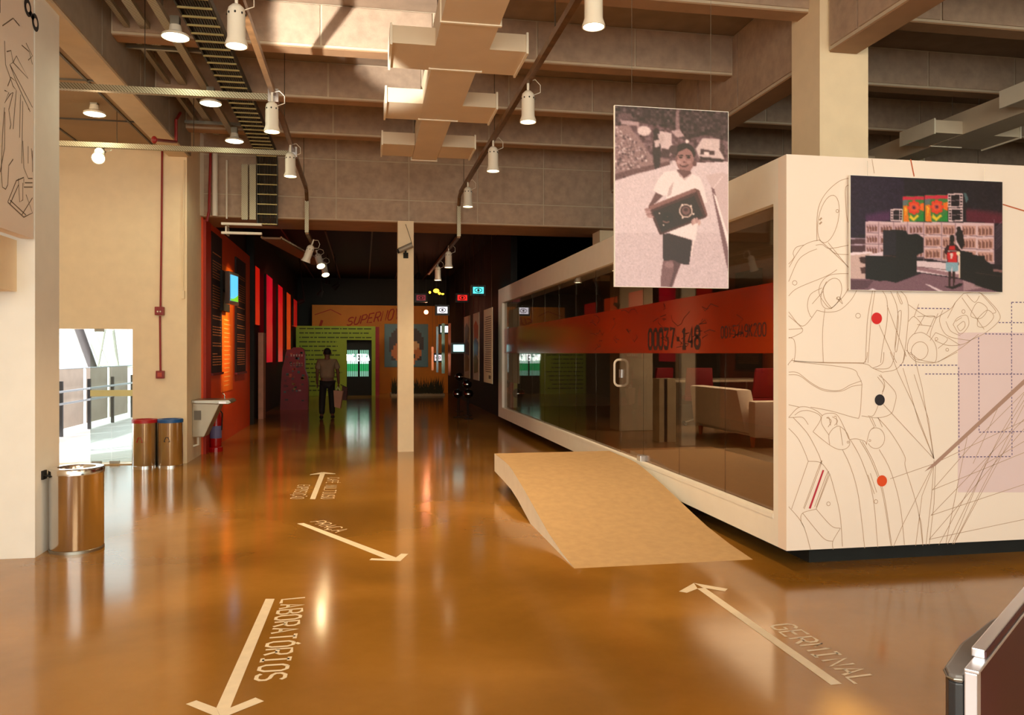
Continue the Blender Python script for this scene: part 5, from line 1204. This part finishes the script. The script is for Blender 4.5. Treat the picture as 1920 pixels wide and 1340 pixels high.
# ceiling rails and small theatre lamps of the hall
for k, (xa, xb) in enumerate(((-1.9, -1.9), (-.9, -.9), (.2, .2), (1.2, 1.2), (2.3, 2.3))):
    tag(MB().box(xa - .02, xa + .02, 19.6 if k in (1, 3) else 15, 32, 4.50, 4.53).build('ceiling_rail', mat('rail_dim', (96, 60, 40), .5)), ('leftmost', 'second from left', 'middle', 'fourth from left', 'rightmost')[k] + ' thin brown rail under the black hall ceiling', 'rail', 'thin hall ceiling rails')
for i, (px, py, rx, ry) in enumerate(((626, 540, .3, .9), (598, 555, 0, .5), (560, 567, .3, 1.2), (614, 533, 0, .2), (781, 522, .2, .4))):
    Y = 25; c = onY(px, py, Y)
    t = thing('theatre_lamp', c, ('bright angled', 'dim hooked', 'left wall washing', 'highest small', 'lone right side')[i] + ' black theatre lamp under the hall ceiling', 'lamp', 'theatre lamps of the hall', 0)
    t.rotation_euler = (rx, ry, 0); WL[t.name] = Vector((0, 0, 0))
    MB().lathe([(.001, .2), (.05, .2), (.07, .1), (.09, 0)], (0, 0, 0), 12).build('can', M_black, t, smooth=True)
    MB().lathe([(.001, .01), (.08 if i in (0, 2) else .045, .01)], (0, 0, 0), 12).build('lens', mat('lens_glow', (255, 240, 210), .5, var=0, emit=(255, 238, 200), estr=5), t)
    MB().tube([Vector((0, 0, .2)), t.rotation_euler.to_matrix().transposed() @ Vector((0, 0, 4.62 - c.z))], .012, 6).build('yoke', M_black, t)

# security camera on the white post
t = thing('security_camera', (.68, 13.0, 3.3), 'grey security camera on an arm fixed to the white post', 'security camera')
c0, c1_ = onY(748, 470, 13.0), onY(773, 459, 13.0)
MB().tube([c0, c1_], .045, 12).build('housing', mat('camera_grey', (150, 142, 130), .4, .2), t, smooth=True)
MB().tube([c0 + (c0 - c1_).normalized() * .03, c0], .036, 12).build('lens', M_black, t)
m_ = (c0 + c1_) / 2
MB().tube([m_, m_ + Vector((0, .02, -.09)), (m_.x + .02, 13.15, m_.z - .11)], .016, 8).build('arm', M_black, t)
MB().box(m_.x - .03, m_.x + .05, 13.13, 13.15, m_.z - .15, m_.z - .06).build('mount_plate', M_black, t)
MB().tube([c1_, c1_ + Vector((-.03, .05, .12)), c1_ + Vector((-.1, .12, .35))], .004, 5).build('cable', M_wire, t)

# ================================================================== WALKING PERSON
def skin(name, pts, edges, rad, m, parent, sub=2, root=0):
    me = bpy.data.meshes.new(name); me.from_pydata(pts, edges, []); o = bpy.data.objects.new(name, me); COL.objects.link(o)
    sk_ = o.modifiers.new('s', 'SKIN'); sk_.use_smooth_shade = True
    for i, r in enumerate(rad): me.skin_vertices[0].data[i].radius = r if isinstance(r, tuple) else (r, r)
    for v in me.skin_vertices[0].data: v.use_root = False
    me.skin_vertices[0].data[root].use_root = True
    ss_ = o.modifiers.new('u', 'SUBSURF'); ss_.levels = sub; ss_.render_levels = sub
    bpy.context.view_layer.update()
    ev = o.evaluated_get(bpy.context.evaluated_depsgraph_get())
    nm = bpy.data.meshes.new_from_object(ev); bpy.data.objects.remove(o); nm.materials.append(m)
    nm.polygons.foreach_set('use_smooth', [True] * len(nm.polygons))
    o = bpy.data.objects.new(name, nm); COL.objects.link(o); o.parent = parent
    return o
pe = thing('person', (-.87, 20.0, 0), 'person seen from behind in short sleeved shirt and dark trousers carrying bags into the hall', 'person')
pe.rotation_euler = (0, 0, .05)
M_skin = mat('skin_brown', (104, 66, 48), .6, var=.05)
# +y is forward (away), x right. pelvis root
V = [(0,0,.93),(0,.01,1.08),(0,.0,1.24),(0,.0,1.36),(0,.0,1.50),(0,.02,1.59),(0,.03,1.67),
     (-.18,0,1.38),(-.235,-.01,1.16),(-.24,.05,.92),(-.235,.08,.84),
     (.18,0,1.38),(.25,-.02,1.16),(.265,.02,.93),(.27,.04,.84),
     (-.10,0,.84),(-.12,.04,.50),(-.13,-.06,.12),(-.14,.06,.04),
     (.10,0,.84),(.11,.10,.50),(.12,.02,.12),(.13,.14,.04)]
Eg = [(0,1),(1,2),(2,3),(3,4),(4,5),(5,6),(3,7),(7,8),(8,9),(9,10),(3,11),(11,12),(12,13),(13,14),(0,15),(15,16),(16,17),(17,18),(0,19),(19,20),(20,21),(21,22)]
R_ = [(.14,.10),(.15,.11),(.15,.10),(.10,.08),.052,(.085,.098),(.075,.085),.06,.045,.035,.03,.06,.045,.035,.03,.08,.06,.045,.035,.08,.06,.045,.035]
skin('body', V, Eg, R_, M_skin, pe)
sh = skin('shirt', [(0,0,.96),(0,.01,1.08),(0,0,1.25),(0,0,1.40),(-.18,0,1.40),(-.245,-.01,1.20),(.18,0,1.40),(.26,-.02,1.20),(0,0,1.46)], [(0,1),(1,2),(2,3),(3,4),(4,5),(3,6),(6,7),(3,8)],
          [(.185,.14),(.195,.15),(.19,.135),(.145,.11),.08,.075,.08,.075,.07], mat('shirt_grey', (136, 116, 92), .85, var=.08), pe)
skin('trousers', [(0,0,.93),(-.09,0,.86),(-.12,.04,.50),(-.13,-.05,.10),(.09,0,.86),(.11,.10,.50),(.12,.03,.10)], [(0,1),(1,2),(2,3),(0,4),(4,5),(5,6)], [(.165,.13),.105,.085,.07,.105,.085,.07], mat('trousers_black', (20, 18, 20), .8, var=.1), pe)
WL[pe.name] = Vector((0, 0, 0))
MB().ball((0, .005, 1.635), (.088, .092, .098), 14).build('hair', M_black, pe, smooth=True)
MB().ball((-.088, .03, 1.60), (.014, .022, .032), 8).build('ear', M_skin, pe, smooth=True); MB().ball((.088, .03, 1.60), (.014, .022, .032), 8).build('ear', M_skin, pe, smooth=True)
MB().ball((0, .118, 1.585), (.014, .02, .026), 8).build('nose', M_skin, pe, smooth=True)
for s in (-1, 1): MB().ball((s * .032, .098, 1.61), (.013, .01, .010), 8).build('eye', M_black, pe, smooth=True)
MB().ball((0, .105, 1.545), (.026, .008, .007), 8).build('mouth', M_red, pe, smooth=True)
for x, y, nm in ((-.14, .04, 'shoe'), (.13, .12, 'shoe')):
    skin(nm, [(x, y - .12, .045), (x, y + .02, .05), (x, y + .13, .035)], [(0, 1), (1, 2)], [(.05,.045), (.055,.05), (.045,.03)], M_black, pe)
for s in (-1, 1):   # fingers curl below each palm
    hx, hy, hz = (-.235, .08, .84) if s < 0 else (.27, .04, .84)
    for k in range(4):
        x = hx + (k - 1.5) * .004; y = hy + (k - 1.5) * .018
        skin('finger', [(x, y, hz), (x + s * .006, y, hz - .06), (x - s * .006, y, hz - .095 + .01 * abs(k - 1.5))], [(0, 1), (1, 2)], [.011, .010, .008], M_skin, pe, 1)
    skin('thumb', [(hx, hy + .02, hz + .01), (hx - s * .02, hy + .045, hz - .03), (hx - s * .022, hy + .04, hz - .06)], [(0, 1), (1, 2)], [.012, .011, .009], M_skin, pe, 1)
t = thing('carrier_bag', (-.60, 20.03, .3), 'pale paper carrier bag held in the right hand of the walking person', 'bag')
MB().slab([(-.70, 19.93, .30), (-.56, 19.93, .26), (-.50, 19.93, .68), (-.72, 19.93, .70)], (.02, .12, 0)).build('bag_body', mat('bag_paper', (186, 140, 116), .8, var=.06), t)
MB().tube([(-.66, 19.98, .69), (-.62, 20.0, .79), (-.56, 19.98, .68)], .006, 5).build('handle', M_lampw, t)
t = thing('dark_bag', (-.50, 20.12, .4), 'dark brown bag hanging beside the paper carrier bag', 'bag')
MB().slab([(-.54, 20.08, .46), (-.42, 20.08, .44), (-.40, 20.08, .76), (-.52, 20.08, .80)], (.02, .12, 0)).build('bag_body', mat('bag_brown', (84, 52, 46), .8, var=.1), t, bevel=.01)
MB().tube([(-.50, 20.14, .78), (-.56, 20.06, .84), (-.43, 20.14, .77)], .006, 5).build('handle', M_black, t)

# ================================================================== FRAMED STAND AT THE LOWER RIGHT
t = thing('framed_display_stand', (1.442, 1.686, 0), 'dark red display board with aluminium frame and black rounded back, lower right corner', 'display stand')
rz = math.radians(90 - 52.07)        # local x runs along the board, local y points to its back
t.rotation_euler = (0, 0, rz); WL[t.name] = Vector((0, 0, 0))
H = .832
MB().box(0, .040, 0, .028, 0, H).build('end_post', M_alu, t, bevel=.003)
MB().box(0, 1.25, -.004, .028, H, H + .008).build('top_rail', M_alu, t, bevel=.002)
MB().box(.10, 1.25, .004, .034, H + .008, H + .030).build('upper_rail', M_alu, t, bevel=.003)
MB().box(.04, 1.25, .004, .014, .02, H).build('board', mat('board_dark_red', (58, 8, 18), .45, var=.12, scale=3), t)
MB().box(.101, 1.25, .0, .0045, H + .010, H + .026).build('red_slot', MATS['board_dark_red'], t)
n0 = [(.0, .03), (-.008, .045), (.0, .062), (.04, .078), (.25, .088), (.5, .07), (.75, .03)]
MB().slab([(x, y, 0) for x, y in n0], (0, 0, H - .03)).build('back_housing', mat('housing_black', (34, 34, 34), .4, var=.1), t, bevel=.004)
MB().slab([(x, y, H - .03) for x, y in n0], (0, 0, .02)).build('housing_top', mat('housing_grey', (86, 80, 74), .35, var=.06), t, bevel=.006)
MB().tube([(x, y + .003, H - .022) for x, y in n0], .003, 6).build('rim_trim', M_steel, t)
